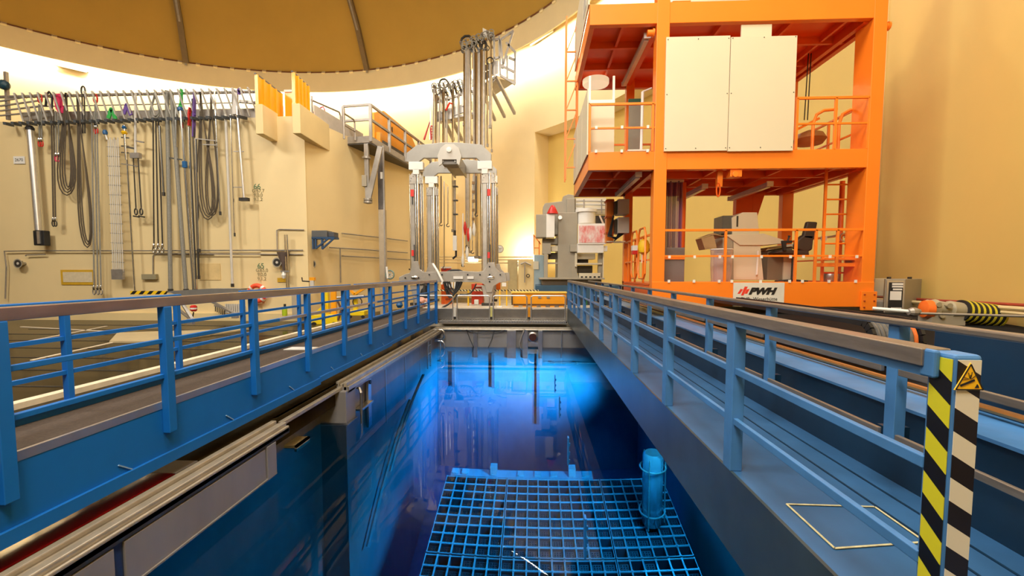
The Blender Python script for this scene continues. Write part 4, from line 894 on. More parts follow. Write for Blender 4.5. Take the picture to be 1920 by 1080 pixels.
for i, x in enumerate((838, 843, 848, 853)):
    tag(MB().tube(px(x, 529, 19.6), px(x, 541, 19.6), .035, 8).build('connector', WHITE), ['leftmost pale connector above the black hoses', 'second pale connector above the black hoses', 'third pale connector above the black hoses', 'rightmost pale connector above the black hoses'][i], 'connector', 'pale connectors above the black hoses')
# bundle seen behind the walkway end: person-like bundle of hoses and cloth
t = T('cloth_bundle', 'crumpled pink and white cloth bundle on the floor behind the left walkway end', 'cloth', tuple(px(797, 572, 19.4)))
rb = random.Random(11)
for k in range(9):
    x, y = rb.uniform(787, 808), rb.uniform(562, 574); MB().lathe(px(x, y, 19.4+rb.random()*.3), [(.04, -.08), (.13, -.02), (.12, .06), (.03, .12)], 9, (rb.uniform(-1, 1), .3, rb.uniform(.2, 1))).build('fold', mat('cloth_pink', (.72, .38, .30), .8, var=.3, scale=6) if k % 3 else WHITE, t, smooth=True)
tag(MB().lathe(px(795, 552, 20.2), [(.05, -.5), (.2, -.4), (.26, 0), (.18, .4), (.05, .5)], 14).build('black_bag', BLACK, smooth=True), 'black bag hanging behind the left walkway end', 'bag')
tag(MB().lathe(px(793, 535, 20.6), [(.1, -.3), (.24, -.25), (.26, .2), (.12, .3)], 14).build('brown_hood', mat('brown_hood', (.10, .035, .02), .5), smooth=True), 'dark brown hood under the left frame leg', 'hood')
# yellow beam
t = T('yellow_beam', 'orange yellow steel beam with cut outs lying across the far platform', 'beam', tuple(px(1010, 576, 19.3)))
YY = 19.3
RBx(960, 549, 1062, 572, YY, .35).build('web', YELO, t, bev=.01); RBx(958, 547, 1063, 550, YY-.08, .5).build('top_flange', mat('pale_yellow_flange', (.92, .62, .10), .4), t, bev=.01)
for k in range(6): RBx(963+17*k, 572, 972+17*k, 577, YY, .3).build('foot', YELO, t)
RBx(962, 570, 1060, 573, YY-.02, .04).build('slot_line', mat('dark_slots', (.10, .04, .01), .6), t)
for x in (1012, 1028): MB().box(px(x-3, 557, YY).x, px(x+3, 557, YY).x, YY-.05, YY, px(x, 559, YY).z, px(x, 556, YY).z).build('latch', GALV, t)
RBx(959, 552, 961, 572, YY-.06, .06).build('hazard_edge', BLACK, t)

# ================================================================ LIFTING FRAME
FY, FB = 20.0, 23.0
t = T('lifting_frame', 'tall silver lifting frame with cross shaped head, four tube columns and plate base', 'lifting frame', (-3.7, 21.5, PZ))
HEAD = mat('head_steel', (.34, .32, .29), .38, .55, var=.12, scale=1.5)
SHIN = mat('bright_tube_steel', (.80, .78, .74), .18, 1, var=.08)
FRM = mat('frame_plate_steel', (.46, .42, .37), .42, .5, var=.15)
top = [(762, 303), (762, 287), (781, 272), (830, 267), (858, 267), (903, 271), (921, 288), (921, 303), (906, 307), (893, 296), (794, 296), (780, 307)]
MB().prism([px(a, b_, FY) for a, b_ in top], (0, .16, 0)).build('head_plate', HEAD, t, bev=.01)
dY = V((0, FB-FY, 0)); MB().prism([px(a, b_, FY)+dY+V((.0, 0, 0)) for a, b_ in top], (0, .16, 0)).build('head_plate', HEAD, t, bev=.01)
X5 = px(780, 300, FY).x; X6 = px(909, 300, FY).x; XM = px(842, 290, FY).x
zt_, zm = px(842, 280, FY).z, px(842, 303, FY).z
MB().box(XM-.30, XM-.24, FY-.05, FB+.2, zm-.05, zt_).box(XM+.24, XM+.30, FY-.05, FB+.2, zm-.05, zt_).box(XM-.24, XM+.24, FY+.3, FB-.2, zm-.02, zm+.04).prism([(XM-.45, FY+1.1, zm-.03), (XM+.45, FY+1.1, zm-.03), (XM+.45, FY+1.15, zm-.03), (XM-.45, FY+1.15, zm-.03)], (0, 0, .02)).build('head_cross_beam', HEAD, t, bev=.008)
MB().prism([px(a, b_, FY-.12) for a, b_ in ((820, 292), (826, 277), (835, 270), (851, 270), (860, 277), (865, 292), (861, 310), (856, 306), (856, 299), (829, 299), (829, 307), (823, 311))], (0, .1, 0)).build('head_yoke', GREYL, t, bev=.01, label='pale yoke plate')
MB().lathe(px(842, 281, FY-.13), [(.11, 0), (.11, .06), (.06, .07)], 24, (0, -1, 0)).build('round_boss', WHITE, t, smooth=True)
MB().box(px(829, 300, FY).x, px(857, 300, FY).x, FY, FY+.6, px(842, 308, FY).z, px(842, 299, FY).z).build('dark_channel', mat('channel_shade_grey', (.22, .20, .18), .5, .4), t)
for x, y_ in ((X5, FY), (X6, FY), (X5, FB), (X6, FB)):
    MB().box(x-.32, x+.32, y_-.06, y_+.22, zm-.35, zm).box(x-.14, x+.14, y_-.06, y_+.22, zm-.55, zm-.3).build('end_block', WHITE, t, bev=.02)
zb_ = px(842, 514, FY).z
for k, (x, y_) in enumerate(((X5-.05, FY), (X6+.12, FY), (X5, FB), (X6, FB))):
    z1 = zm-.5
    c = MB().box(x-.22, x-.04, y_+.0, y_+.08, zb_, z1-.2).box(x+.10, x+.30, y_+.12, y_+.2, zb_, z1-.1).build('column_plate', FRM, t, bev=.01)
    for dx, r_ in ((-.26, .025), (-.0, .055), (.09, .09), (.24, .035), (.33, .022)): MB().tube((x+dx, y_+.05, zb_), (x+dx, y_+.05, z1), r_, 12).build('column_tube', SHIN, t, smooth=True)
    hd = MB().prism([(x-.26, y_-.02, z1-.45), (x+.34, y_-.02, z1-.45), (x+.30, y_-.02, z1-.1), (x+.1, y_-.02, z1+.05), (x-.12, y_-.02, z1+.05), (x-.26, y_-.02, z1-.15)], (0, .16, 0)).build('column_head', FRM, t, bev=.01)
    for i in range(7):
        a = math.pi*i/6; MB().lathe((x+.04+.24*math.cos(a), y_-.02, z1-.32+.22*math.sin(a)), [(.016, 0), (.016, .02)], 6, (0, -1, 0)).build('bolt', BLACK, hd)
    if y_ == FY:
        sx = x-.12 if k == 0 else x+.06
        for zz, hh in ((z1-1.0, .3), (z1-3.6 if k == 0 else z1-3.7, .26)): MB().box(sx-.07, sx+.07, y_-.08, y_-.05, zz, zz+hh).build('red_tag', mat('tag_red', (.75, .04, .03), .5), t)
        MB().box(sx-.02, sx+.02, y_-.07, y_-.05, z1-1.35, z1-1.0).box(sx+.04, sx+.07, y_-.09, y_-.05, zb_+.5, zb_+1.3).build('black_slot', BLACK, t)
        MB().lathe((x-.2 if k == 0 else x, y_-.1, z1-4.55), [(.06, 0), (.09, .1), (.09, .2), (.05, .3)], 10, (1, 0, 0)).build('valve', SHIN, t, smooth=True)
    # foot below the base
    MB().prism([(x-.30, y_, zb_-.5), (x+.30, y_, zb_-.5), (x+.16, y_, zb_-1.1), (x+.16, y_, PZ+.02), (x-.16, y_, PZ+.02), (x-.16, y_, zb_-1.1)], (0, .2, 0)).build('foot_plate', FRM, t, bev=.01)
    MB().box(x-.28, x+.28, y_-.1, y_+.3, PZ, PZ+.12).build('base_pad', DARK, t)
bs = lambda pts, Y: MB().prism([px(a, b_, Y) for a, b_ in pts], (0, .14, 0))
base = [(748, 520), (760, 514), (768, 512), (772, 500), (775, 490), (784, 490), (787, 505), (793, 510), (806, 510), (870, 508), (893, 510), (906, 508), (912, 500), (915, 492), (927, 492), (930, 503), (938, 511), (948, 511), (950, 528), (936, 530), (926, 536), (922, 548), (912, 548), (909, 534), (900, 529), (800, 529), (790, 533), (770, 533), (748, 531)]
b1 = bs(base, FY-.1).build('base_plate', FRM, t, bev=.01)
mb = MB().prism([px(a, b_, FY-.1)+dY for a, b_ in base], (0, .14, 0)); mb.build('base_plate', FRM, t, bev=.01)
for x in (X5, X6): MB().box(x-.1, x+.1, FY, FB+.1, zb_-.42, zb_-.1).build('base_side_beam', FRM, t, bev=.01)
for (a, b_) in ((829, 515), (877, 515), (900, 515), (918, 515), (917, 522), (938, 515), (918, 500), (918, 528), (760, 521), (805, 515), (785, 521), (768, 505)): MB().lathe(px(a, b_, FY-.12), [(.035, 0), (.035, .03)], 8, (0, -1, 0)).build('base_bolt', BLACK, t)
for x0, x1 in ((850, 868), (876, 888)): RBx(x0, 518, x1, 523, FY-.18, .06).build('latch_bar', WHITE, t)
RBx(941, 530, 949, 537, FY-.1, .2).build('white_tab', WHITE, t)
tag(MB().path([px(812, 495, 20.1), px(820, 508, 19.8), px(830, 528, 19.7), px(828, 533, 19.7)], .05, 8).build('swing_arm', WHITE, smooth=True), 'white slanted swing arm in front of the lifting frame base', 'arm')
# cable hose thin vertical center
t = T('hoist_rod', 'slim dark hoist rod with clamps hanging from the centre of the lifting frame head', 'rod', tuple(px(853, 420, 21.5)))
MB().tube(px(853, 338, 21.5), px(853, 432, 21.5), .045, 10).build('rod', GALV, t, smooth=True); MB().tube(px(850, 338, 21.5), px(850, 470, 21.5), .02, 6).build('thin_rod', SHIN, t)
for y in (350, 376, 402): MB().box(px(849, y, 21.4).x, px(858, y, 21.4).x, 21.4, 21.6, px(853, y+1, 21.5).z, px(853, y-1, 21.5).z).build('clamp', DARK, t)
MB().box(px(849, 450, 21.4).x, px(856, 450, 21.4).x, 21.4, 21.55, px(853, 470, 21.5).z, px(853, 442, 21.5).z).build('pale_sleeve', WHITE, t)
MB().path([px(853, 432, 21.5), px(853, 442, 21.5)], .05, 8).build('coupling', BLACK, t); MB().path([px(855, 470, 21.5), px(855, 480, 21.5), px(849, 485, 21.5)], .05, 8).build('black_bend', BLACK, t, smooth=True)

# ================================================================ HIGH TOOL RACKS ON THE BACK WALL
HY = 31.0
t = T('upper_tool_platform', 'upper grey steel platform with railing cage and struts high on the back wall', 'platform', tuple(px(920, 150, HY)))
def sbar(mb, a, b_, w, Y0_=HY, Y1_=None): return mb.bar(px(*a, Y0_), px(*b_, Y1_ or Y0_), w, w)
def pr(a, Y): return px(a[0], a[1], Y)
# floor slabs (seen obliquely, climbing to the right)
MB().prism([px(885, 178, 30), px(928, 146, 30), px(966, 154, 33.5), px(925, 180, 33.5)], (0, 0, .15)).build('floor_plate', GALV, t)
MB().prism([px(888, 130, 30), px(934, 112, 30), px(934, 122, 30), px(888, 142, 30)], (0, .1, 0)).build('toe_board', GALV, t)
MB().prism([px(885, 148, 30), px(934, 122, 30), px(934, 136, 30), px(885, 162, 30)], (0, .1, 0)).build('lower_board', GALV, t)
mb = MB()
for a, b_ in (((926, 66), (928, 145)), ((936, 68), (938, 141)), ((966, 96), (965, 155)), ((951, 105), (951, 146)), ((938, 141), (966, 158)), ((938, 122), (966, 136)), ((954, 108), (966, 113)), ((940, 74), (963, 58)), ((938, 74), (944, 128)), ((962, 60), (941, 128)), ((949, 80), (965, 97)), ((928, 75), (938, 73)), ((926, 110), (937, 108))): sbar(mb, a, b_, .13, 30)
mb.build('railing_cage', GALV, t)
for a, b_ in (((930, 144), (965, 213)), ((921, 168), (946, 219)), ((908, 180), (928, 225)), ((930, 144), (920, 158))):
    mb = MB(); mb.bar(px(*a, 30.2), px(*b_, 33.8 if b_[1] > 200 else 30.2), .18, .18); mb.build('strut', GALV, t)
MB().prism([px(905, 52, 30), px(924, 62, 30), px(924, 76, 30), px(905, 66, 30)], (0, .1, 0)).build('vent_grille', GREYL, t)
t2 = T('lower_tool_platform', 'lower grey steel platform for hanging tools on the back wall left of the poles', 'platform', tuple(px(850, 210, HY)))
MB().prism([px(818, 210, 30), px(885, 190, 30), px(885, 205, 30), px(818, 228, 30)], (0, .12, 0)).build('toe_board', GALV, t2)
MB().prism([px(820, 228, 30), px(888, 214, 30), px(895, 222, 33.5), px(830, 234, 33.5)], (0, 0, .15)).build('floor_plate', GALV, t2)
mb = MB()
for a, b_ in (((818, 192), (868, 176)), ((868, 176), (890, 170)), ((829, 170), (829, 212)), ((849, 158), (850, 204)), ((868, 150), (868, 200))): sbar(mb, a, b_, .14, 30)
mb.build('railing', GALV, t2)
for a, b_ in (((834, 228), (850, 262)), ((848, 226), (866, 262)), ((870, 232), (885, 262))): MB().bar(px(*a, 30.2), px(*b_, 33), .2, .2).build('strut', GALV, t2)
# hook arms and hanging poles
names = {}
def pole(x0, y0, x1, y1, r_, m, lab, Y=30, nm='hanging_pole', cat='pole', grp='long poles hanging on the back wall', bits=True):
    t = T(nm, lab, cat, tuple(px(x0, y0, Y)), grp)
    a, b_ = px(x0, y0, Y), px(x1, y1, Y)
    MB().tube(a, b_, r_, 8).build('shaft', m, t, smooth=True)
    if bits:
        MB().path(arc(a+V((0, 0, r_*2.5)), r_*2.6, 0, 2*math.pi, 10)[:-1], r_*.5, 5, closed=True).build('eye', DARK, t)
        MB().tube(b_, b_+V((0, 0, -.18)), r_*1.35, 8).build('tip', GALV, t)
    return t
pl = [(871, 100, 871, 300, .08, 'pale'), (876, 92, 877, 470, .16, 'thick grey'), (882, 95, 882, 290, .07, 'thin'), (888, 85, 889, 360, .06, 'pale'), (893, 100, 894, 480, .14, 'grey'), (898, 90, 899, 300, .10, 'silver'), (903, 95, 903, 480, .13, 'thick silver'), (908, 92, 908, 330, .07, 'pale'), (913, 95, 914, 270, .06, 'thin grey'), (919, 120, 919, 235, .08, 'short silver'), (921, 70, 922, 280, .05, 'thin pale')]
for i, (x0, y0, x1, y1, r_, d) in enumerate(pl):
    pole(x0, y0, x1, y1, r_, SHIN if i % 2 == 0 else FRM, f'{d} pole hanging from the upper tool platform, ' + ['leftmost', 'second from left', 'third from left', 'fourth from left', 'fifth from left', 'sixth from left', 'seventh from left', 'eighth from left', 'ninth from left', 'second from right', 'rightmost'][i], 29.7+.04*(i % 3))
pl2 = [(814, 165, 812, 268, .06, 'thin'), (818, 178, 817, 420, .09, 'grey'), (825, 175, 823, 268, .05, 'pale'), (832, 165, 832, 300, .11, 'thick grey'), (838, 180, 838, 290, .05, 'thin pale'), (849, 165, 849, 430, .07, 'silver'), (860, 170, 860, 300, .06, 'slim grey')]
for i, (x0, y0, x1, y1, r_, d) in enumerate(pl2):
    pole(x0, y0, x1, y1, r_, SHIN if i % 2 else FRM, f'{d} pole hanging from the lower tool platform, ' + ['leftmost', 'second from left', 'third from left', 'fourth from left', 'fifth from left', 'second from right', 'rightmost'][i], 29.6+.04*(i % 3), grp='poles hanging from the lower tool platform')
cl_ = random.Random(2)
for i in range(12):   # angled hook arms with curled rope eyes
    up_ = i >= 6; x = (816+i*9) if not up_ else (866+(i-6)*10); y = (165-i*1.5) if not up_ else (84-(i-6)*4)
    t = T('rope_hanger', ('angled hook arm with grey rope eyes above the lower platform, ' if not up_ else 'angled hook arm with grey rope eyes at the top of the poles, ')+['leftmost', 'second from left', 'third from left', 'third from right', 'second from right', 'rightmost'][i % 6], 'hook', tuple(px(x, y, 30)), 'hook arms of the high tool racks')
    MB().bar(px(x-3, y-6, 29.4), px(x+8, y+26, 30.6), .12, .12).build('arm', GALV, t)
    for k in range(3):
        c = px(x+cl_.uniform(-2, 6), y-4+k*5, 29.5); MB().path(arc(c, .16, -.8, 3.6+cl_.random(), 8), .03, 5).build('rope_eye', STRAP, t)
t = T('red_lattice_pole', 'red and white lattice pole standing left of the lower tool platform', 'pole', tuple(px(808, 250, 30)))
for k in range(5): MB().box(px(806, 240, 30).x, px(812, 240, 30).x, 30, 30.1, px(809, 258-k*5, 30).z, px(809, 255-k*5, 30).z).build('red_rung', mat('rung_red', (.6, .08, .06)), t)
for x in (806, 812): MB().tube(px(x, 262, 30), px(x+3, 160, 30), .04, 6).build('stile', SHIN, t)
tag(MB().path([px(795, 262, 30), px(806, 228, 30), px(808, 262, 30)], .07, 6).build('red_tripod', RED), 'small red tripod frame beside the lattice pole', 'tripod')
tag(MB().path([px(836, 207, 29.5), px(843, 193, 29.5), px(848, 195, 29.5)], .06, 6).build('red_lever', RED), 'red lever on the lower tool platform', 'lever')
# lower hanging hooks seen through the frame
for i, (x, y0, y1, m) in enumerate(((817, 340, 418, ROPE), (821, 330, 420, ROPE), (827, 330, 418, ROPE), (868, 400, 495, WHITE), (876, 395, 460, SHIN), (833, 340, 500, SHIN), (886, 340, 470, SHIN), (893, 330, 400, DARK), (840, 350, 420, SHIN))):
    t = T('hanging_hook', ['dark thin rod with hook tip, leftmost of three inside the frame', 'dark thin rod with hook tip, middle of three inside the frame', 'dark thin rod with hook tip, rightmost of three inside the frame', 'long white rod right of the hoist rod', 'silver rod carrying the red and white bags', 'long thin silver rod right of the left columns', 'silver link rod right of the red and white bags', 'short dark rod inside the right of the frame', 'short silver rod beside the left columns'][i], 'rod', tuple(px(x, y1, 28)))
    MB().tube(px(x, y0, 28), px(x, y1, 28), .04, 6).build('rod', m, t, smooth=True); MB().path(arc(px(x, y1+2.5, 28), .09, 1.5, 6.0, 8), .03, 5).build('hook', DARK, t)
t = T('chain_link_pole', 'vertical rod with square brown blocks hanging inside the right of the frame', 'rod', tuple(px(887, 400, 27.8)))
MB().tube(px(887, 330, 27.8), px(887, 440, 27.8), .03, 6).build('rod', GALV, t)
for k in range(6): RBx(885, 340+17*k, 889.5, 345+17*k, 27.7, .15).build('block', mat('brown_block', (.22, .12, .04), .5), t)
for i, (x, y, m, nm) in enumerate(((872, 428, RED, 'red_strap'), (882, 437, WHITE, 'white_bag'), (878, 440, RED, 'red_bag'), (889, 430, WHITE, 'white_tag'), (876, 475, WHITE, 'white_strap'), (868, 488, WHITE, 'white_cloth'))):
    tag(MB().lathe(px(x, y, 27.6), [(.02, -.42), (.06, -.3), (.11, 0), (.07, .25), (.03, .4)], 9).build(nm, m, smooth=True), ['red strap hanging at the left of the bag bunch inside the frame', 'white bag in the bunch inside the frame', 'red bag in the bunch inside the frame', 'white tag at the right of the bag bunch', 'white strap hanging below the bag bunch', 'white cloth end hanging lowest inside the frame'][i], nm.split('_')[1])

# ================================================================ WALL PLATFORM WITH YELLOW BEAM, SUPPORT COLUMN
t = T('wall_platform', 'grey steel platform with square railing on top of the left wall block', 'platform', tuple(px(692, 265, 23.5)))
a, b_, c, d = px(654, 257, 23.6), px(694, 266, 23.0), px(770, 292, 27.5), px(735, 275, 28.0)
zf = a.z
P4 = [V((p.x, p.y, zf)) for p in (a, b_, c, d)]
a, b_, c, d = P4
b_ = V((-8.35, 23.4, zf)); a = V((-9.85, 23.6, zf)); c = V((-7.2, 32, zf)); d = V((-8.2, 32, zf))
MB().prism([a, b_, c, d], (0, 0, -.35)).build('deck_frame', GALV, t, bev=.02)
MB().prism([p+V((0, 0, -.36)) for p in (a, b_, c, d)], (0, 0, -.06)).build('deck_underside', DARK, t)
HR = 1.55
def prail(p, q_, n, w=.11):
    MB().bar(p+V((0, 0, HR)), q_+V((0, 0, HR)), w, w).build('top_rail', GALV, t); MB().bar(p+V((0, 0, HR*.52)), q_+V((0, 0, HR*.52)), w, w).build('mid_rail', GALV, t)
    for k in range(0 if n == 1 else 1, n+1):
        r__ = p.lerp(q_, k/n); MB().bar(r__+V((0, 0, -.3)), r__+V((0, 0, HR)), w*1.3, w*1.3).build('rail_post', GALV, t)
prail(a, b_, 1); prail(b_, c, 4)
t = T('yellow_spreader', 'orange yellow lifting plate with two round holes standing behind the platform railing', 'lifting beam', (-8.9, 27, zf))
def YP(Y, z): x = -8.95+(Y-25.6)*.15; return V((x, Y, z))
Z0 = zf+.15; ZT_ = zf+2.35
MB().prism([YP(25.4, Z0), YP(31.8, Z0), YP(31.8, Z0+.9), YP(30.2, ZT_-.15), YP(26.6, ZT_), YP(25.4, ZT_-.5)], (.12, 0, 0)).build('plate', YELO, t, bev=.015)
for Y in (27.6, 29.4): MB().lathe(YP(Y, ZT_-.75)+V((.12, 0, 0)), [(.16, 0), (.16, .012)], 18, (1, 0, 0)).build('hole', mat('hole_dark', (.05, .02, .01), .7), t)
MB().prism([YP(25.6, Z0), YP(31.4, Z0), YP(31.4, Z0+.7), YP(25.6, Z0+.7)], (.35, 0, 0)).build('lower_box', YELO, t, bev=.01)
MB().prism([YP(25.8, Z0+.05), YP(31.0, Z0+.05), YP(31.0, Z0+.3), YP(25.8, Z0+.3)], (.42, 0, 0)).build('blocks', DARK, t)
# wall top mesh, small railing
t = T('wall_railing', 'thin grey pipe railing with rounded ends on top of the left wall block', 'railing', tuple(px(620, 215, 22)))
for (p0, p1) in (((585, 188), (638, 212)), ((644, 212), (665, 226))):
    a_, b2 = px(*p0, 21.6), px(*p1, 23.4); dz = V((0, 0, -1.0))
    MB().path([a_, b2-V((.0, .15, 0)), b2+V((0, 0, -.12)), b2+dz], .045, 8).build('rail_tube', GALV, t, smooth=True)
    MB().path([a_+dz*.55, b2+dz*.55], .035, 8).build('mid_tube', GALV, t)
    MB().tube(a_+V((0, 0, .2)), a_+dz*1.2, .05, 8).build('post', GALV, t)
MB().path([px(599, 203, 22), px(606, 200, 22), px(609, 207, 22)], .03, 6).build('pink_ribbon', PINK, t)
tag(MB().prism([(-10.25, 21.2, ZT), (-9.4, 25, ZT), (-9.4, 25, ZT+.55), (-10.25, 21.2, ZT+.75)], (.05, 0, 0)).build('mesh_screen', mat('mesh_grey', (.50, .45, .40), .6, .3)), 'grey mesh screen along the wall top beside the orange panels', 'screen')
t = T('support_column', 'dark grey steel column carrying the wall platform down to the floor', 'column', tuple(px(717, 575, 23.6)))
sc_ = px(714, 330, 24.0)
MB().box(sc_.x-.17, sc_.x+.12, 24.0, 24.3, rel(-3.4), zf-.35).build('upper_shaft', mat('column_dark', (.14, .12, .11), .4, .5, var=.3), t, bev=.01)
MB().box(sc_.x-.17, sc_.x+.17, 24.0, 24.3, 0, rel(-3.4)).build('lower_shaft', mat('column_warm_grey', (.42, .34, .24), .5, var=.1), t, bev=.01)
MB().box(sc_.x+.12, sc_.x+.19, 23.96, 24.04, 0, zf-.35).build('side_strip', GALV, t)
MB().box(sc_.x-.02, sc_.x+.1, 23.97, 24, rel(-5.35), rel(-5.0)).build('white_sticker', WHITE, t)
t = T('strut_bracket', 'grey round strut with diagonal brace under the wall platform', 'bracket', tuple(px(690, 380, 23.4)))
u0, u1 = px(687, 270, 23.5), px(690, 382, 23.5)
MB().bar(u0, u1, .22, .22).build('leg_tube', GALV, t, bev=.02); MB().bar(px(713, 275, 23.4), px(691, 372, 23.4), .26, .12).build('diagonal_brace', GALV, t)
for y in (298, 376, 381): MB().lathe(px(690 if y > 300 else 687, y, 23.5), [(.22, 0), (.22, .10)], 14).build('collar', GALV, t)
RBx(678, 328, 687, 349, 23.3, .3).build('end_box', GREY, t, bev=.01)

# ================================================================ LEFT WALL FITTINGS
WY = 20.42
for i, (x0, x1, lab) in enumerate(((-11.95, -11.62, 'left cream concrete bracket arm high on the left wall block'), (-10.33, -9.98, 'right cream concrete bracket arm at the corner of the left wall block'))):
    zt1, zb1 = rel(-7.25), rel(-6.0)
    y1_ = 20.6 if i == 0 else 22.4
    tag(MB().prism([(x0, 19.4, zb1), (x0, y1_, zb1-.02), (x0, y1_, zt1), (x0, 19.4, zt1)], (x1-x0, 0, 0)).build('concrete_bracket', CONC, bev=.02), lab, 'bracket')
    t = T('orange_panel_gate', ['orange yellow ribbed gate panel standing on the left bracket arm', 'orange yellow ribbed gate panel standing on the right bracket arm'][i], 'panel', (x0, 19.5, zt1))
    h = (1.25, 1.3)[i]; ye = (21.4, 20.75)[i]
    MB().prism([(x0+.02, 19.42, zt1), (x0+.02, ye, zt1), (x0+.02, ye, zt1+h*.95), (x0+.02, 19.42, zt1+h)], (.06, 0, 0)).build('sheet', YELO, t)
    for k in range(5):
        y = 19.42+(ye-.1-19.42)*k/4; MB().box(x0+.08, x0+.16, y, y+.08, zt1, zt1+h*(1-.05*k/4)).build('rib', YELO, t, bev=.005)
    MB().bar((x0+.05, 19.4, zt1+h+.03), (x0+.05, ye, zt1+h*.95+.03), .07, .07).build('top_tube', DARK, t)
t = T('orange_cross_panel', 'orange yellow panel between the two bracket arms with a red ribbon', 'panel', (-11, 21.1, rel(-7.2)))
MB().box(-11.5, -10.35, 21.0, 21.06, rel(-7.1), rel(-8.35)).build('sheet', YELO, t); MB().box(-11.5, -10.35, 20.95, 21.1, rel(-8.45), rel(-8.35)).build('top_bar', GREYL, t)
MB().box(-11.02, -10.99, 20.97, 21.0, rel(-7.1), rel(-8.4)).build('red_ribbon', mat('ribbon_red', (.7, .1, .02)), t)
# hook rail
t = T('hook_rail', 'long grey pipe rail on the wall top with a row of slanted tool hooks', 'rack', (-19, 20.3, ZT))
for (a, b_, r_) in (((0, 182), (490, 172), .07), ((60, 200), (480, 192), .025)): MB().tube(px(*a, 20.3), px(*b_, 20.3), r_, 8).build('rail_pipe', GALV, t, smooth=True)
MB().box(px(40, 215, 20.6).x, px(485, 215, 20.6).x, 20.62, 20.66, ZT-.02, ZT+.42).build('mesh_panel', mat('rack_mesh_grey', (.42, .38, .34), .6, .4), t)
h0 = None
for i in range(31):
    x = 26+14.6*i; y = 176-.33*i
    a, b_ = px(x, y-2, 19.75), px(x+19, y+54-.1*i, 20.25)
    hk = MB().bar(a, b_, .055, .055).bar(a, px(x+9, y+8, 20.3), .05, .05).build('hook', GREYL, t)
    MB().bar(px(x-18, y+55-.1*i, 19.85), px(x-2, y+59-.1*i, 20.4), .10, .12).build('hook_tip', mat('tip_dark', (.05, .055, .06), .5), hk)
HYR = 20.15
def hx(x, y): return px(x, y, HYR)
def hang_line(pts, r_, m, nm, lab, cat, grp=None, end=None, Y=HYR):
    t = T(nm, lab, cat, tuple(px(*pts[0], Y)), grp)
    MB().path([px(*p, Y) for p in pts], r_, 8).build('shaft' if cat != 'rope' else 'strand', m, t, smooth=True)
    return t
def loop(cx0, ytop, cx1, ybot, wid, n, m, nm, lab, grp=None, r_=.028):
    t = T(nm, lab, 'rope', tuple(hx(cx0, ytop)), grp)
    for k in range(n):
        w_ = wid*(1-.22*k); yb2 = ybot-k*5; pts = []
        for j in range(25):
            s = j/24; ang = math.pi*2*s; yy = ytop+(yb2-ytop)*(1-math.cos(ang))/2; prof = math.sin(math.pi*s)**1.0
            xx = cx0+(cx1-cx0)*(yy-ytop)/(yb2-ytop)+(w_/2)*math.sin(ang)*-1*((yy-ytop)/(yb2-ytop))**1.3*1.35 + (k-n/2)*.8
            pts.append(px(xx, yy, HYR-.03*k))
        MB().path(pts, r_, 6).build('strand', m, t, smooth=True)
    return t
# 1 thick pole with motor
t = T('pole_motor_tool', 'long thick silver pole tool with black motor box at its foot on the left wall', 'tool', tuple(hx(58, 235)))
MB().tube(hx(56, 240), hx(72, 432), .135, 14).build('shaft', ALU, t, smooth=True); MB().lathe(hx(56, 240), [(.15, -.1), (.16, 0), (.1, .1)], 14).build('cap', BLACK, t); MB().path([hx(55, 236), hx(56, 222), hx(54, 200)], .04, 6).build('hanger', GALV, t)
RBx(62, 432, 82, 460, HYR-.1, .3).build('motor_box', BLACK, t, bev=.03); RBx(69, 433, 74, 457, HYR-.14, .05).build('silver_bar', ALU, t)
# red shackle chain
def shackle(x, y, m, s=1.0): return MB().path(arc(hx(x, y), .13*s, 0, 2*math.pi, 12, (.7, 0, 0), (0, 0, 1.5))[:-1], .035*s, 6, closed=True)
def sling(xs, y0, y1, m, nm, lab, cat='sling', bottom=None, top=None, spread=0):
    t = T(nm, lab, cat, tuple(hx(xs[0], y0)))
    for k, x in enumerate(xs): MB().tube(hx(x, y0), hx(x+spread*(k-len(xs)/2+.5)+ (y1-y0)*.02, y1), .03, 6).build('strand', m, t, smooth=True)
    xm = sum(xs)/len(xs)
    if top: shackle(xm, y0-10, top).build('top_shackle', top, t, smooth=True)
    if bottom:
        for k, x in enumerate(xs):
            xx = x+spread*(k-len(xs)/2+.5)+(y1-y0)*.02
            MB().lathe(hx(xx, y1), [(.03, .12), (.06, .05), (.06, -.06), (.03, -.1)], 8).build('ferrule', SHIN, t, smooth=True); shackle(xx, y1+7, bottom, .7).build('end_hook', bottom, t, smooth=True)
    return t
sling([73, 77], 195, 262, STRAP, 'shackle_chain', 'short grey chain with red shackles at both ends beside the silver pole', top=RED, bottom=RED)
sling([96, 100], 205, 412, ROPE, 'thin_rod_pair', 'pair of thin dark rods with black ends left of the coiled rope', 'rod', bottom=DARK)
sling([104, 109], 208, 290, STRAP, 'pink_ended_sling', 'grey double sling with pink ends left of the coiled rope', bottom=PINK)
t = T('pink_strap_bunch', 'bunch of bright pink straps knotted on the hook rail', 'strap', tuple(hx(110, 190)))
for k in range(5): MB().path([hx(101+3*k, 176), hx(104+3*k, 190+3*k), hx(107+3*k, 204-k), hx(113+k, 212)], .05, 6).build('strap_loop', PINK, t, smooth=True)
tag(MB().path([hx(86, 200), hx(87, 178), hx(92, 172), hx(98, 180), hx(97, 204)], .045, 8).build('black_ring_hook', BLACK, smooth=True), 'black rubber ring hooked left of the pink straps', 'ring')
loop(124, 174, 127, 366, 42, 4, ROPE, 'rope_coil', 'large hanging coil of dark brown rope beside the pink straps')
loop(145, 174, 165, 464, 30, 3, ROPE, 'rope_coil', 'longest narrow coil of dark rope, second coil from the left')
sling([172, 177, 181], 210, 540, STRAP, 'cable_bundle', 'long bundle of grey cables ending in a forked foot near the walkway rail', 'cable', spread=2, bottom=GALV)
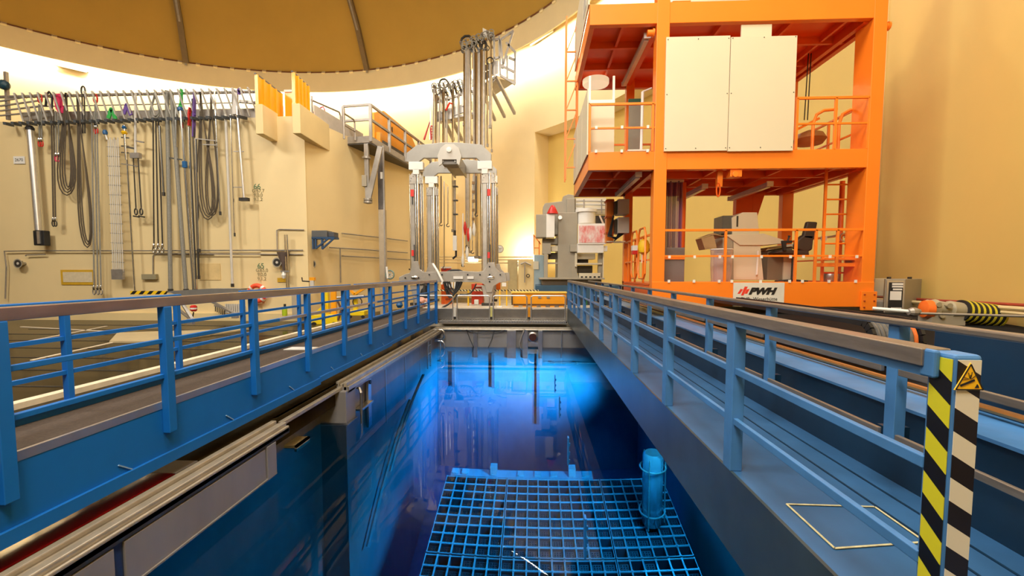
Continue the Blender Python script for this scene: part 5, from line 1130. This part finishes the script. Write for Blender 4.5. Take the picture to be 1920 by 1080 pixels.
sling([178, 180], 195, 238, STRAP, 'short_red_shackle', 'short sling with red shackles right of the dark coils', top=RED, bottom=RED)
sling([154, 158], 180, 250, DARK, 'dark_chain_hoist', 'dark lever chain hoist hanging between the coils', 'hoist', top=DARK)
# lattice tube bundle
t = T('lattice_tool', 'grey lattice bundle of thin tubes tied by cross rods on the left wall', 'tool', tuple(hx(205, 240)))
for k in range(6): MB().tube(hx(203+3.6*k, 262-4*(k % 2)), hx(213+3.6*k, 520-6*(k % 2)), .025, 6).build('tube', GREYL, t)
for k in range(14): yy = 275+18*k; MB().bar(hx(200+.04*(yy-262), yy), hx(224+.04*(yy-262), yy+1), .03, .03).build('cross_rod', GALV, t)
MB().lathe(hx(197, 248), [(.08, -.1), (.1, 0), (.06, .1)], 10).build('blue_cap', BLUEC, t, smooth=True); MB().tube(hx(197, 250), hx(201, 262), .03, 6).build('stem', WHITE, t); MB().box(hx(210, 500).x, hx(231, 500).x, HYR-.06, HYR+.06, hx(220, 524).z, hx(220, 505).z).build('foot_block', GALV, t)
# valve manifold
t = T('valve_tool', 'silver valve tool with blue and yellow caps and a long thin rod', 'tool', tuple(hx(234, 240)))
MB().tube(hx(233, 235), hx(237, 300), .06, 10).build('body', SHIN, t, smooth=True); MB().lathe(hx(233, 240), [(.06, -.05), (.10, 0), (.05, .12)], 10).build('blue_cap', BLUEC, t, smooth=True); MB().lathe(hx(233, 249), [(.08, -.08), (.13, 0), (.08, .08)], 10).build('yellow_knob', YEL, t, smooth=True)
for y in (258, 274, 286): MB().bar(hx(228, y), hx(243, y+1), .06, .06).build('valve_block', SHIN, t)
MB().tube(hx(238, 300), hx(253, 545), .035, 8).build('rod', SHIN, t, smooth=True); MB().bar(hx(228, 307), hx(258, 312), .04, .04).build('cross_arm', GALV, t)
t = T('twin_rod_tool', 'twin thin rods with hooks hanging below a dark clamp block', 'tool', tuple(hx(255, 190)))
MB().tube(hx(254, 175), hx(254, 290), .05, 8).build('upper_tube', GREYL, t); MB().box(hx(246, 290).x, hx(263, 290).x, HYR-.08, HYR+.08, hx(255, 297).z, hx(255, 287).z).build('clamp', GALV, t); MB().bar(hx(252, 264), hx(270, 267), .06, .06).build('side_handle', GALV, t); MB().bar(hx(238, 276), hx(254, 279), .08, .08).build('side_arm', SHIN, t)
for x0, x1 in ((250, 255), (259, 265)):
    MB().tube(hx(x0, 297), hx(x1, 390), .028, 6).build('rod', DARK, t); MB().path(arc(hx(x1, 397), .11, 0, 2*math.pi, 12, (.6, 0, 0), (0, 0, 1.3))[:-1], .03, 6, closed=True).build('shackle', DARK, t); MB().bar(hx(x1-5, 405), hx(x1+6, 407), .06, .06).build('end_bar', DARK, t)
def strap(x, y, m, lab, tails=((-6, 18), (8, 20))):
    t = T('ribbon', lab, 'ribbon', tuple(hx(x, y)))
    for dx, dy in tails: MB().bar(hx(x, y), hx(x+dx, y+dy), .05, .16).build('tail', m, t)
    MB().lathe(hx(x, y), [(.05, -.05), (.08, 0), (.05, .05)], 8).build('knot', m, t)
strap(209, 204, GREEN, 'green ribbon tied on the hook rail above the lattice tool')
strap(238, 196, PURP, 'purple ribbon tied on the hook rail right of the green one')
strap(340, 195, GREEN, 'green ribbon on the pole with the blue cap near the middle of the rail', ((0, -28), (-4, 10)))
strap(355, 212, RED, 'red ribbon hanging among the middle poles', ((0, 24), (2, -10)))
strap(364, 215, PURP, 'long purple ribbon hanging right of the red ribbon', ((-1, 42), (1, -40)))
strap(449, 168, PURP, 'purple ribbon at the right end of the hook rail', ((-3, 9), (4, 8)))
for k, (x, w_) in enumerate(((286, 0), (291, 0), (298, 0))):
    pass
sling([287, 292, 297], 222, 462, DARK, 'triple_sling', 'triple dark wire sling with silver hooks reaching the wall conduit', spread=3, bottom=SHIN)
loop(291, 172, 291, 222, 22, 2, STRAP, 'short_rope_loop', 'short grey rope loop above the triple sling', r_=.035)
rods = [(299, 236, 307, 364, .05, SHIN, 'short silver rod right of the triple sling'), (313, 170, 320, 545, .085, STRAP, 'flat grey strap reaching the walkway rail, left of the pair'), (321, 172, 349, 545, .085, STRAP, 'flat grey strap slanting to the walkway rail, right of the pair'), (330, 200, 330, 300, .055, SHIN, 'silver rod with a cross handle at its foot'), (339, 208, 364, 545, .075, SHIN, 'long silver pole with dark blue cap slanting to the right'), (354, 238, 368, 545, .05, SHIN, 'long slim pole hanging from the red ribbon'), (361, 185, 373, 520, .045, DARK, 'long dark pole right of the red ribbon'), (367, 260, 373, 470, .055, SHIN, 'silver pole beside the dark pole'), (402, 165, 413, 400, .04, SHIN, 'thin pale pole at the right of the rope coils'), (423, 215, 436, 535, .055, GREYL, 'long grey pole right of the rope coils'), (432, 215, 440, 440, .03, SHIN, 'thin wire rod beside the long grey pole'), (444, 200, 458, 372, .06, ALU, 'white tube of the T shaped tool at the right end of the rack')]
for x0, y0, x1, y1, r_, m, lab in rods:
    nm = 'flat_strap' if 'strap' in lab else 'hanging_rod'
    t = hang_line([(x0, y0), (x1, y1)], r_, m, nm, lab, nm.split('_')[1])
    if 'cross handle' in lab: MB().bar(hx(317, 296), hx(349, 301), .09, .06).build('cross_handle', SHIN, t); MB().box(hx(344, 300).x, hx(351, 300).x, HYR-.1, HYR, hx(346, 315).z, hx(346, 303).z).build('blue_block', BLUEC, t)
    elif 'blue cap' in lab: MB().lathe(hx(338, 205), [(.05, -.1), (.11, -.05), (.11, .08), (.05, .12)], 10).build('cap', BLUEC, t, smooth=True)
    elif 'T shaped' in lab:
        MB().box(hx(450, 374).x, hx(466, 374).x, HYR-.1, HYR+.1, hx(458, 377).z, hx(458, 371).z).build('black_foot', DARK, t); MB().box(hx(436, 200).x, hx(447, 200).x, HYR-.05, HYR+.05, hx(440, 215).z, hx(440, 168).z).build('head_block', GALV, t, bev=.01)
        for y in (284, 351): MB().bar(hx(438, y), hx(457, y), .035, .035).build('cross_rod', GALV, t)
    else: MB().lathe(hx(x1, y1), [(r_*1.3, -.08), (r_*1.3, .08)], 8).build('tip', DARK, t)
MB_ = T('horizontal_arm', 'short grey horizontal arm clamped at the right end of the hook rail', 'arm', tuple(hx(470, 192))); MB().bar(hx(450, 190), hx(490, 194), .14, .12).build('arm', GALV, MB_, bev=.01); RBx(484, 175, 493, 200, 20.2, .3).build('clamp', GREY, MB_)
loop(376, 172, 391, 412, 40, 3, ROPE, 'rope_coil', 'knotted coil of grey green rope right of the middle poles')
loop(396, 172, 399, 405, 30, 2, ROPE, 'rope_coil', 'rightmost coil of dark rope beside the thin pale pole')
for i, (x0, y0, x1, y1) in enumerate(((368, 260, 405, 264), (380, 271, 406, 272))): tag(MB().bar(px(x0, y0, 20.0), px(x1, y1, 20.0), .04, .04).build('spacer_rod', GALV), ['upper horizontal spacer rod across the rope coils', 'lower horizontal spacer rod across the rope coils'][i], 'rod')
t = T('blue_capped_lamp', 'dark blue floodlight on a post at the left end of the hook rail', 'lamp', tuple(px(10, 165, 20)))
MB().lathe(px(9, 160, 20), [(.12, -.18), (.22, -.1), (.2, .05), (.08, .15)], 14, (1, 0, -.4)).build('head', mat('teal_dark', (.01, .05, .08), .4), t, smooth=True); MB().bar(px(16, 225, 20.2), px(11, 135, 20.2), .12, .12).build('post', GALV, t)
for k in range(4): tag(MB().bar(px(0, 190+k*9, 20.1), px(70+8*k, 178+k*10, 20.3), .06, .06).build('end_pipe', GALV), ['topmost pipe crossing at the left end of the hook rail', 'second pipe crossing at the left end of the hook rail', 'third pipe crossing at the left end of the hook rail', 'lowest pipe crossing at the left end of the hook rail'][k], 'pipe')

# wall signs and boxes (front face of the block is y = 20.6)
FW = 20.58
t = tag(RBx(25, 293, 46, 307, FW-.03, .03).build('number_plate', WHITE), 'small white plate reading 2670 on the left wall', 'sign')
pc = px(35.5, 300, FW-.032); text('2670', .2, pc, BLACK, t)
MK = mat('wall_ink_green', (.06, .16, .08), .7); MK2 = mat('wall_ink_brown', (.22, .18, .08), .7)
for (x, y, big, l1, l2, l3) in ((482, 350, '66', 'G.67,7', '9.0,0', '9.1,2'), (489, 499, '65', 'G.65,0', '9.0,0', '9.1,2')):
    t = T('wall_marking', f'painted green number {big} with three lines of figures below on the left wall', 'marking', tuple(px(x, y, 20.48)))
    WW = 20.49
    text(big, .34, px(x, y, WW), MK, t)
    for k, l in enumerate((l1, l2, l3)): text(l, .22, px(x+2, y+8+8*k, WW), MK2, t)
t = T('framed_notice', 'yellow framed paper notice on the left wall above the walkway', 'notice', tuple(px(146, 520, FW)))
RBx(114, 506, 177, 534, FW-.02, .02).build('yellow_frame', mat('notice_yellow', (.62, .36, .02), .5), t); RBx(118, 510, 173, 529, FW-.03, .02).build('paper', mat('notice_paper', (.66, .56, .38), .7, var=.1, scale=8), t)
tag(RBx(373, 494, 413, 525, 20.57, .03).build('wall_cover', mat('wall_cover', (.74, .54, .25), .5), bev=.004), 'square cream cover plate on the left wall behind the poles', 'cover')
t = T('junction_box', 'grey brown junction box with a thin conduit on the left wall', 'box', tuple(px(278, 519, FW)))
RBx(265, 514, 292, 524, FW-.15, .15).build('body', mat('box_olive', (.30, .26, .16), .5), t, bev=.01); MB().path([px(287, 514, FW-.03), px(287, 480, FW-.03), px(290, 476, FW-.03), px(400, 477, FW-.03)], .025, 6).build('conduit', GALV, t)
def horn(x, y, Y, lab):
    t = T('horn_speaker', lab, 'speaker', tuple(px(x, y, Y)))
    MB().lathe(px(x, y, Y-.3), [(.22, 0), (.20, .03), (.08, .2), (.07, .35)], 20, (0, 1, 0)).build('horn', GREY, t, smooth=True); MB().lathe(px(x, y, Y-.31), [(.17, 0), (.17, .005)], 20, (0, 1, 0)).build('mouth', DARK, t); MB().lathe(px(x, y, Y-.32), [(.06, 0), (.06, .01)], 12, (0, 1, 0)).build('core', GREYL, t); MB().box(px(x, y, Y).x+.1, px(x, y, Y).x+.28, Y-.15, Y, px(x, y, Y).z-.12, px(x, y, Y).z+.12).build('bracket', GREY, t)
horn(33, 494, FW, 'grey horn loudspeaker low at the far left of the wall'); horn(519, 492, 20.48, 'grey horn loudspeaker left of the funnel on the wall'); horn(584, 495, 21.2, 'grey horn loudspeaker under the blue winch console')
# conduits
for i, (pts, lab) in enumerate((([(10, 560), (12, 500), (8, 471), (60, 470), (300, 470), (500, 469), (568, 469)], 'long thin conduit running along the left wall'), ([(320, 476), (568, 477)], 'second conduit below the long one on the left wall'), ([(48, 480), (49, 478), (85, 477)], 'short bent conduit above the leftmost horn'), ([(545, 470), (520, 470), (519, 432), (524, 430), (570, 431)], 'thin bent conduit beside the funnel'))):
    tag(MB().path([px(x, y, FW-.14) for x, y in pts], .028, 6).build('conduit', GALV), lab, 'conduit')
# side wall conduits (follow the oblique wall)
def sw(x, y, off=.15):   # point on the oblique wall seen through a pixel
    d = ray(x, y); best = None
    for p, q_ in zip(poly[1:], poly[2:5]):
        e = q_-p; den = d.x*e.y-d.y*e.x
        if abs(den) < 1e-9: continue
        tt = (p.x*e.y-p.y*e.x)/den; s = (p.x*d.y-p.y*d.x)/den
        if tt > 0 and -.02 <= s <= 1.02: best = tt if best is None else min(best, tt)
    if best is None: best = 24/d.y
    P_ = EYE+d*best; return P_+V((off, -off*.3, 0))
for i, (pts, lab) in enumerate((([(575, 431), (640, 438), (713, 446), (760, 452)], 'uppermost thin conduit on the oblique wall'), ([(613, 464), (680, 468), (760, 474)], 'middle conduit on the oblique wall'), ([(575, 476), (640, 480), (713, 484), (765, 487)], 'lowest double conduit on the oblique wall'), ([(633, 466), (634, 530)], 'vertical conduit dropping on the oblique wall'))):
    tag(MB().path([sw(x, y) for x, y in pts], .035, 6).build('conduit', GALV), lab, 'conduit')
# funnel and rods
t = T('funnel', 'dark cone shaped funnel hanging on rods beside the horn loudspeaker', 'funnel', tuple(px(532, 490, 20.3)))
MB().lathe(px(532, 500, 20.3), [(.05, -.25), (.07, 0), (.26, .6), (.27, .66)], 18).build('cone', mat('funnel_grey', (.16, .12, .11), .4, .3), t, smooth=True)
for x in (534, 538): MB().tube(px(x, 440, 20.2), px(x+4, 545, 20.2), .035, 8).build('rod', SHIN, t)
MB().bar(px(527, 509, 20.2), px(543, 509, 20.2), .08, .08).build('clamp', GALV, t); MB().lathe(px(532, 516, 20.2), [(.05, -.15), (.1, 0), (.05, .15)], 8).build('white_sleeve', WHITE, t)
tag(RBx(520, 521, 537, 529, 20.46, .03).build('yellow_label', mat('notice_yellow', (.62, .36, .02))), 'yellow label on the wall below the funnel', 'sign')
tag(RBx(583, 505, 592, 513, 21.25, .03).build('yellow_sign', SIGNY), 'small yellow sign below the horn under the winch console', 'sign')
# winch console
t = T('winch_console', 'dark grey winch box on a dark blue bracket at the wall corner', 'winch', tuple(px(603, 450, 20.6)))
RBx(584, 432, 613, 445, 20.5, .6).build('housing', mat('dark_box_grey', (.10, .10, .10), .5), t, bev=.02); RBx(614, 435, 626, 444, 20.6, .5).build('side_box', mat('dark_box_grey2', (.07, .07, .08), .5), t, bev=.02)
RBx(584, 444, 627, 448, 20.5, .5).build('base', mat('winch_blue', (.02, .06, .14), .5), t)
for x in (585, 590, 602): RBx(x, 447, x+3, 467, 20.5, .1).build('leg', mat('winch_blue', (.02, .06, .14)), t)
for a, b_ in (((626, 447), (604, 467)), ((616, 447), (592, 466))): MB().bar(px(*a, 20.5), px(*b_, 20.5), .07, .07).build('strut', mat('winch_blue', (.02, .06, .14)), t)
t = T('small_tap_stand', 'thin metal tap stand with orange cap behind the walkway rail', 'stand', tuple(px(585, 530, 19.5)))
MB().path([px(566, 520, 19.6), px(567, 527, 19.6), px(580, 528, 19.6)], .03, 6).build('arm', DARK, t); RBx(580, 520, 589, 526, 19.5, .15).build('orange_cap', YELO, t); RBx(581, 526, 588, 536, 19.5, .1).build('body', GREYL, t)
# lifebuoy
t = T('lifebuoy', 'orange red lifebuoy with white bands hanging on the left wall', 'lifebuoy', tuple(px(482, 550, 20.3)))
c = px(482, 550, 20.3); rm = RR_ = .33
MB().path(arc(c, .36, 0, 2*math.pi, 28)[:-1], .105, 10, closed=True).build('ring', mat('buoy_orange', (.85, .09, .03), .5), t, smooth=True)
for k in range(4): a = math.pi/4+k*math.pi/2; MB().path(arc(c, .36, a-.12, a+.12, 3), .112, 10).build('white_band', WHITE, t, smooth=True)
# radiator comb rack and hazard board
t = T('comb_radiator', 'small ribbed metal radiator low on the left wall', 'radiator', tuple(px(440, 580, 20.3)))
for k in range(8): RBx(422+4*k, 570, 424.5+4*k, 587, 20.35, .1).build('fin', GREYL, t)
RBx(420, 583, 455, 585, 20.4, .05).build('pipe', GALV, t)
t = T('tool_comb', 'comb shaped holder with black teeth left of the radiator', 'holder', tuple(px(415, 578, 20.3)))
for k in range(6): MB().bar(px(404+3.4*k, 574+k, 20.3), px(404+3.4*k, 584+k*1.5, 20.3), .03, .03).build('tooth', DARK, t)
MB().bar(px(402, 573, 20.3), px(424, 580, 20.3), .06, .06).build('bar', GALV, t)
t = T('hazard_board', 'yellow and black striped board on a silver slanted arm behind the walkway', 'board', tuple(px(278, 549, 15)))
MB().prism([px(244, 545.5, 14), px(313, 545.5, 14), px(309, 552, 14), px(244, 552, 14)], (0, .06, 0)).build('striped_edge', striped('board_stripes', (.01, .01, .01), (.8, .5, .01), 3.6, (1, 0, -1)), t)
MB().prism([px(312, 546, 13.9), px(395, 541, 13.9), px(450, 541, 13.9), px(445, 551, 13.9), px(340, 556, 13.9)], (0, .4, 0)).build('silver_tray', ALU, t)
for i, (a, b_) in enumerate((((330, 550), (360, 598)), ((398, 566), (440, 588)), ((333, 579), (360, 600)))):
    tag(MB().bar(px(*a, 14), px(*b_, 13.6), .09, .05).build('slanted_strut', GALV), ['slanted grey strut under the silver tray', 'slanted grey strut in front of the radiator', 'lower slanted grey strut ending at the rail clamp'][i], 'strut')
t = T('red_white_roll', 'small red and white striped roll on a stand behind the walkway rail', 'roll', tuple(px(363, 578, 14)))
MB().lathe(px(363, 578, 14), [(.06, -.1), (.1, -.06), (.1, .06), (.06, .1)], 12).build('roll', RED, t, smooth=True); MB().lathe(px(363, 578, 14), [(.103, -.03), (.103, .02)], 12).build('white_band', WHITE, t); MB().tube(px(363, 585, 14), px(360, 604, 14), .02, 6).build('stem', DARK, t)
for i, (x, y) in enumerate(((357, 603), (440, 591))): tag(MB().box(px(x, y, 9).x-.05, px(x, y, 9).x+.06, 8.96, 9.05, px(x, y, 9).z-.06, px(x, y, 9).z+.06).build('rail_clamp', ALU, bev=.005), ['silver clamp on the far walkway bar below the red and white roll', 'silver clamp on the far walkway bar in front of the radiator'][i], 'clamp')

# yellow carts
CY = 19.3
YC = mat('cart_yellow', (.86, .62, .01), .4, var=.05)
t = T('yellow_cart', 'bright yellow trolley with wide base plate behind the blue walkway', 'trolley', tuple(px(605, 612, CY)))
RBx(582, 590, 632, 611, CY, .6).build('base', YC, t, bev=.03); RBx(608, 545, 615, 592, CY+.2, .2).build('mast', YC, t, bev=.01); RBx(620, 545, 630, 592, CY+.2, .1).build('panel', YELO, t, bev=.01)
MB().prism([px(586, 590, CY), px(612, 590, CY), px(608, 570, CY)], (0, .3, 0)).build('gusset', YC, t)
for x in (588, 626): MB().lathe(px(x, 609, CY-.05), [(.12, 0), (.12, .1)], 14, (0, 1, 0)).build('wheel', BLACK, t, smooth=True)
MB().path([px(633, 565, CY), px(640, 580, CY), px(634, 600, CY)], .05, 6).build('hose', mat('brown_hose', (.12, .06, .03), .6), t, smooth=True)
t = T('yellow_valve_cart', 'second yellow trolley with valve wheel and Y shaped top', 'trolley', tuple(px(668, 594, CY)))
RBx(652, 583, 683, 592, CY, .6).build('base', YC, t, bev=.02); RBx(662, 548, 669, 584, CY+.2, .15).build('mast', YC, t, bev=.01)
MB().bar(px(665, 552, CY), px(654, 541, CY), .1, .1).bar(px(665, 552, CY), px(684, 540, CY), .1, .1).build('fork', YELO, t)
MB().tube(px(632, 558, CY), px(683, 555, CY), .06, 8).build('cross_pipe', GALV, t, smooth=True); MB().path(arc(px(670, 566, CY), .2, 0, 2*math.pi, 16)[:-1], .025, 6, closed=True).build('valve_wheel', DARK, t, smooth=True)
for x in (656, 680): MB().lathe(px(x, 594, CY-.05), [(.07, 0), (.07, .08)], 12, (0, 1, 0)).build('wheel', BLACK, t)
tag(RBx(547, 553, 575, 592, 20.0, .3).build('standing_board', mat('panel_grey_beige', (.42, .36, .28), .5), bev=.01), 'grey beige panel standing behind the walkway left of the yellow trolleys', 'board')
t = T('yellow_green_extinguisher', 'small yellow green bottle standing behind the walkway', 'bottle', tuple(px(532, 592, 19.4))); MB().lathe(px(534, 592, 19.4), [(.1, 0), (.11, .05), (.11, .32), (.04, .4)], 12).build('bottle', mat('yellow_green', (.45, .6, .02), .5), t, smooth=True); MB().tube(px(534, 575, 19.4), px(534, 570, 19.4), .05, 8).build('cap', BLACK, t)
t = T('blue_pump', 'small dark blue pump behind the walkway right of the yellow trolleys', 'pump', tuple(px(748, 575, 19.2))); MB().lathe(px(749, 572, 19.2), [(.08, -.12), (.15, 0), (.1, .15)], 12).build('pump', BLUEC, t, smooth=True); MB().tube(px(749, 580, 19.2), px(749, 590, 19.2), .05, 8).build('foot', DARK, t)
t = T('clear_fan', 'round grey ventilation fan left of the lifting frame base', 'fan', tuple(px(732, 516, 20.5)))
MB().path(arc(px(731, 515, 20.5), .19, 0, 2*math.pi, 18)[:-1], .035, 6, closed=True).build('ring', mat('teal_grey', (.25, .36, .33), .4, .5), t, smooth=True)
for k in range(4): a = k*math.pi/4; cc = px(731, 515, 20.5); MB().bar(cc-V((math.cos(a)*.17, 0, math.sin(a)*.17)), cc+V((math.cos(a)*.17, 0, math.sin(a)*.17)), .03, .03).build('spoke', GREYL, t)
tag(MB().tube(px(725, 500, 20.4), px(727, 522, 20.4), .05, 8).build('white_rod', WHITE), 'short white rod leaning left of the fan', 'rod')

# clock, back wall fittings, door light
t = T('wall_clock', 'round white wall clock right of the lifting frame', 'clock', tuple(px(937, 467, 31)))
cc = px(937, 467, 31.0); MB().lathe(cc, [(.26, 0), (.26, .05), (.23, .06)], 24, (0, -1, 0)).build('face', WHITE, t, smooth=True); MB().path(arc(cc+V((0, -.06, 0)), .25, 0, 2*math.pi, 24)[:-1], .02, 6, closed=True).build('rim', GREY, t)
MB().bar(cc+V((0, -.08, 0)), cc+V((-.08, -.08, .10)), .02, .02).bar(cc+V((0, -.08, 0)), cc+V((.14, -.08, .08)), .015, .015).build('hands', BLACK, t)
for i, y in enumerate((482, 487, 493)): tag(MB().path([px(800, y-1, 31), px(870, y, 31), px(1000, y, 31)], .05, 6).build('conduit', CONC), ['upper cream conduit along the back wall', 'middle cream conduit along the back wall', 'lower cream conduit along the back wall'][i], 'conduit')
for i, (x0, x1) in enumerate(((952, 970), (972, 1000))):
    tag(RBx(x0, 488, x1, 550, 30.5, .4).build('service_cabinet', [mat('cabinet_olive', (.45, .36, .18), .5), CONC][i], bev=.02), ['olive cream cabinet against the back wall left of the niche', 'cream pillar cabinet with pipes against the back wall'][i], 'cabinet')
t = T('pipe_manifold', 'small grey pipe manifold on the cream pillar cabinet', 'pipe', tuple(px(986, 500, 30.3)))
MB().path([px(976, 495, 30.3), px(985, 492, 30.3), px(996, 497, 30.3)], .06, 6).build('upper_pipe', GALV, t); MB().path([px(984, 495, 30.3), px(984, 530, 30.3)], .04, 6).build('drop_pipe', GALV, t); MB().path(arc(px(990, 517, 30.3), .1, 0, 6.28, 10)[:-1], .03, 6, closed=True).build('valve_wheel', DARK, t)
t = T('wall_lamp', 'bright white wall lamp glowing low on the back wall inside the frame', 'lamp', tuple(px(887, 485, 30.8)))
RBx(878, 482, 896, 490, 30.7, .1).build('lens', mat('wall_lamp_glow', (1, 1, 1), .4, emit=((1, .95, .82), 9)), t); RBx(877, 480, 897, 482, 30.6, .25).build('housing', GREYL, t)
t = T('door_lamp', 'tall bright lamp beside the niche on the back wall', 'lamp', tuple(px(977, 450, 31)))
q1 = px(966, 450, 33.4); q2 = px(988, 450, 33.4)
MB().box(-1.7, -.3, 35.3, 35.7, 2.75, 2.95).build('housing', GREYL, t); MB().box(-1.6, -.4, 35.35, 35.6, 2.95, 2.98).build('tube', LIT, t)
t = T('blue_grey_tank', 'pale blue grey container behind the machine left edge', 'container', tuple(px(1012, 560, 23)))
RBx(1001, 478, 1024, 562, 23, .6).build('body', mat('blue_grey', (.33, .42, .46), .4, .3), t, bev=.02); RBx(1000, 490, 1010, 505, 22.95, .05).build('plate', CREAM, t)
t = T('orange_stair', 'small orange stair railing seen behind the grey machine', 'stair', tuple(px(1010, 470, 26)))
MB().bar(px(1000, 440, 26), px(1014, 458, 26), .06, .06).bar(px(1011, 452, 26), px(1011, 478, 26), .06, .06).bar(px(1001, 465, 26), px(1011, 465, 26), .05, .05).bar(px(1001, 442, 26), px(1001, 478, 26), .06, .06).build('rails', OR, t)
# cove fixtures visible on the wall
for i, (a, b_) in enumerate((((104, 118), (166, 133)), ((995, 82), (1036, 55)))):
    t = T('unlit_cove_lamp', ['unlit twin tube fixture on the wall under the ring beam at far left', 'unlit twin tube fixture on the wall under the ring beam right of the tool racks'][i], 'lamp', tuple(wallp(*a)))
    p, q_ = wallp(*a, RW-.25), wallp(*b_, RW-.25)
    MB().bar(p, q_, .25, .28).build('housing', GREY, t)
    for dz in (-.18, .18): MB().tube(p+V((0, -.15, dz)), q_+V((0, -.15, dz)), .06, 8).build('tube', CREAM, t)

# ================================================================ GREY MACHINE
M_Y = 21.0
t = T('transfer_machine', 'tall taupe grey machine with red cone and red white poster right of the pool end', 'machine', tuple(px(1075, 530, M_Y)))
def mbx(x0, y0, x1, y1, nm, m=GREY, off=0, dep=1.0, **k): return RBx(x0, y0, x1, y1, M_Y+off, dep).build(nm, m, t, **k)
mbx(1046, 398, 1083, 524, 'main_body', off=0, dep=2.4, bev=.03)
MB().prism([px(a, b_, M_Y+.4) for a, b_ in ((1018, 440), (1018, 388), (1022, 381), (1055, 377), (1056, 368), (1066, 364), (1078, 366), (1078, 400), (1050, 402), (1046, 440))], (0, 1.0, 0)).build('upper_shell', GREY, t, bev=.02)
mbx(1063, 372, 1078, 400, 'neck', off=.2, dep=.8, bev=.02)
mbx(1005, 402, 1025, 445, 'side_box', off=-.3, dep=.8, bev=.02); mbx(1024.5, 401, 1040, 445, 'white_panel', WHITE, off=-.4, dep=.5, bev=.01)
MB().lathe(px(1036, 401, M_Y-.3), [(.26, 0), (.24, .06), (.15, .25), (.08, .36), (.03, .39)], 16).build('red_cone', RED, t, smooth=True)
MB().lathe(px(1050, 408, M_Y-.1), [(.09, 0), (.09, .06)], 14, (0, -1, 0)).build('dial', ALU, t)
mbx(1084, 419, 1136, 458, 'poster_frame', WHITE, off=-.5, dep=.08)
po = RBx(1086, 423, 1134, 455, M_Y-.52, .02).build('poster', mat('red_white_poster', (.80, .78, .76), .4, col2=(.72, .07, .06), scale=3.5, stretch=(1.6, 1, .7)), t, label='red and white marbled poster sheet')
mbx(1083, 456, 1132, 474, 'lower_white_panel', WHITE, off=-.45, dep=.3, bev=.01); mbx(1127, 461, 1139, 471, 'right_white_block', WHITE, off=-.3, dep=.4, bev=.01)
MB().lathe(px(1099, 420, M_Y+.2), [(.42, 0), (.42, .5), (.50, .52), (.50, .66), (.1, .72)], 24).build('white_drum', WHITE, t, smooth=True)
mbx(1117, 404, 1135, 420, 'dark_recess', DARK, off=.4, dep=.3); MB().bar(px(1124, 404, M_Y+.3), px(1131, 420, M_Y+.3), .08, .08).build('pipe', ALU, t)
for k, y in enumerate((376, 383, 391)): MB().tube(px(1080, y, M_Y+.1), px(1136, y+1, M_Y+.1), .05, 8).build('top_pipe', GREYL, t)
mbx(1079, 371, 1136, 402, 'top_panel', CREAM, off=.6, dep=.3)
for x in (1095, 1128): MB().tube(px(x, 374, M_Y+.05), px(x, 400, M_Y+.05), .03, 6).build('riser', GALV, t)
mbx(1017, 447, 1047, 458, 'shoulder', off=.3, dep=1, bev=.02); mbx(1017, 456, 1033, 476, 'left_block', off=-.1, dep=.8, bev=.01); mbx(1034, 461, 1046, 471, 'link_block', CREAM, off=.1, dep=.6)
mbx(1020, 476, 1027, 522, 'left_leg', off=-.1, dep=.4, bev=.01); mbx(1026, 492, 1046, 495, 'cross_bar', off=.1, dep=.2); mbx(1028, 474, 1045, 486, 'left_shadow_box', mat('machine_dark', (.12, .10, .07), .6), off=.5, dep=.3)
mbx(1069, 459, 1083, 472, 'mid_block', off=-.2, dep=.3, bev=.01)
mbx(1078, 474, 1082, 500, 'right_post', CREAM, off=-.1, dep=.3); mbx(1080, 475, 1116, 486, 'shelf_block', CREAM, off=.1, dep=.8, bev=.01); mbx(1081, 493, 1129, 496, 'shelf', CREAM, off=-.2, dep=.8); mbx(1081, 486, 1103, 493, 'dark_gap', DARK, off=.5, dep=.4); mbx(1083, 498, 1111, 512, 'motor_dark', mat('machine_dark', (.12, .10, .07), .6), off=.4, dep=.5, bev=.03)
mbx(1122, 474, 1129, 522, 'right_leg', off=-.1, dep=.3); mbx(1130, 474, 1132, 522, 'right_strip', CREAM, off=-.2, dep=.3)
mbx(1086, 512, 1126, 521, 'foot_panel', CREAM, off=-.2, dep=.6, bev=.01)
for k in range(5): mbx(1089+8*k, 518, 1093+8*k, 521, 'foot_slot', BLACK, off=-.22, dep=.05)
MB().prism([px(1072, 522, M_Y-.1), px(1086, 522, M_Y-.1), px(1078, 500, M_Y-.1), px(1072, 500, M_Y-.1)], (0, .3, 0)).build('gusset', GREY, t)
mbx(1011, 521, 1134, 524, 'base_flange', off=-.5, dep=3, bev=.01); mbx(1016, 524, 1128, 535, 'base_ring', mat('base_brown_grey', (.20, .16, .11), .5), off=-.2, dep=2.4, bev=.03)
plm = tag(RBx(1004, 535, 1160, 560, 20.6, 3).build('machine_plinth', mat('plinth_blue', (.03, .09, .16), .5), bev=.02), 'dark blue plinth carrying the grey machine', 'plinth')
tag(MB().box(.3, 4.1, 20.55, 23.6, 0, px(1080, 560, 20.6).z).build('plinth_base', mat('plinth_dark', (.02, .03, .04), .6)), 'dark base block under the blue plinth', 'base')
tag(RBx(1094, 562, 1101, 572, 17.0, .1).build('green_box', mat('green_box', (.06, .30, .04), .5), bev=.01), 'small green box behind the right walkway posts', 'box') 

# convert lettering curves to meshes so that each word keeps its own mask
dg = bpy.context.evaluated_depsgraph_get()
for o in [o for o in S.objects if o.type == 'FONT']:
    me_ = bpy.data.meshes.new_from_object(o.evaluated_get(dg)); n_ = bpy.data.objects.new('lettering', me_); COL.objects.link(n_)
    n_.parent = o.parent; n_.location = o.location; n_.rotation_euler = o.rotation_euler; n_.scale = o.scale
    bpy.data.objects.remove(o)
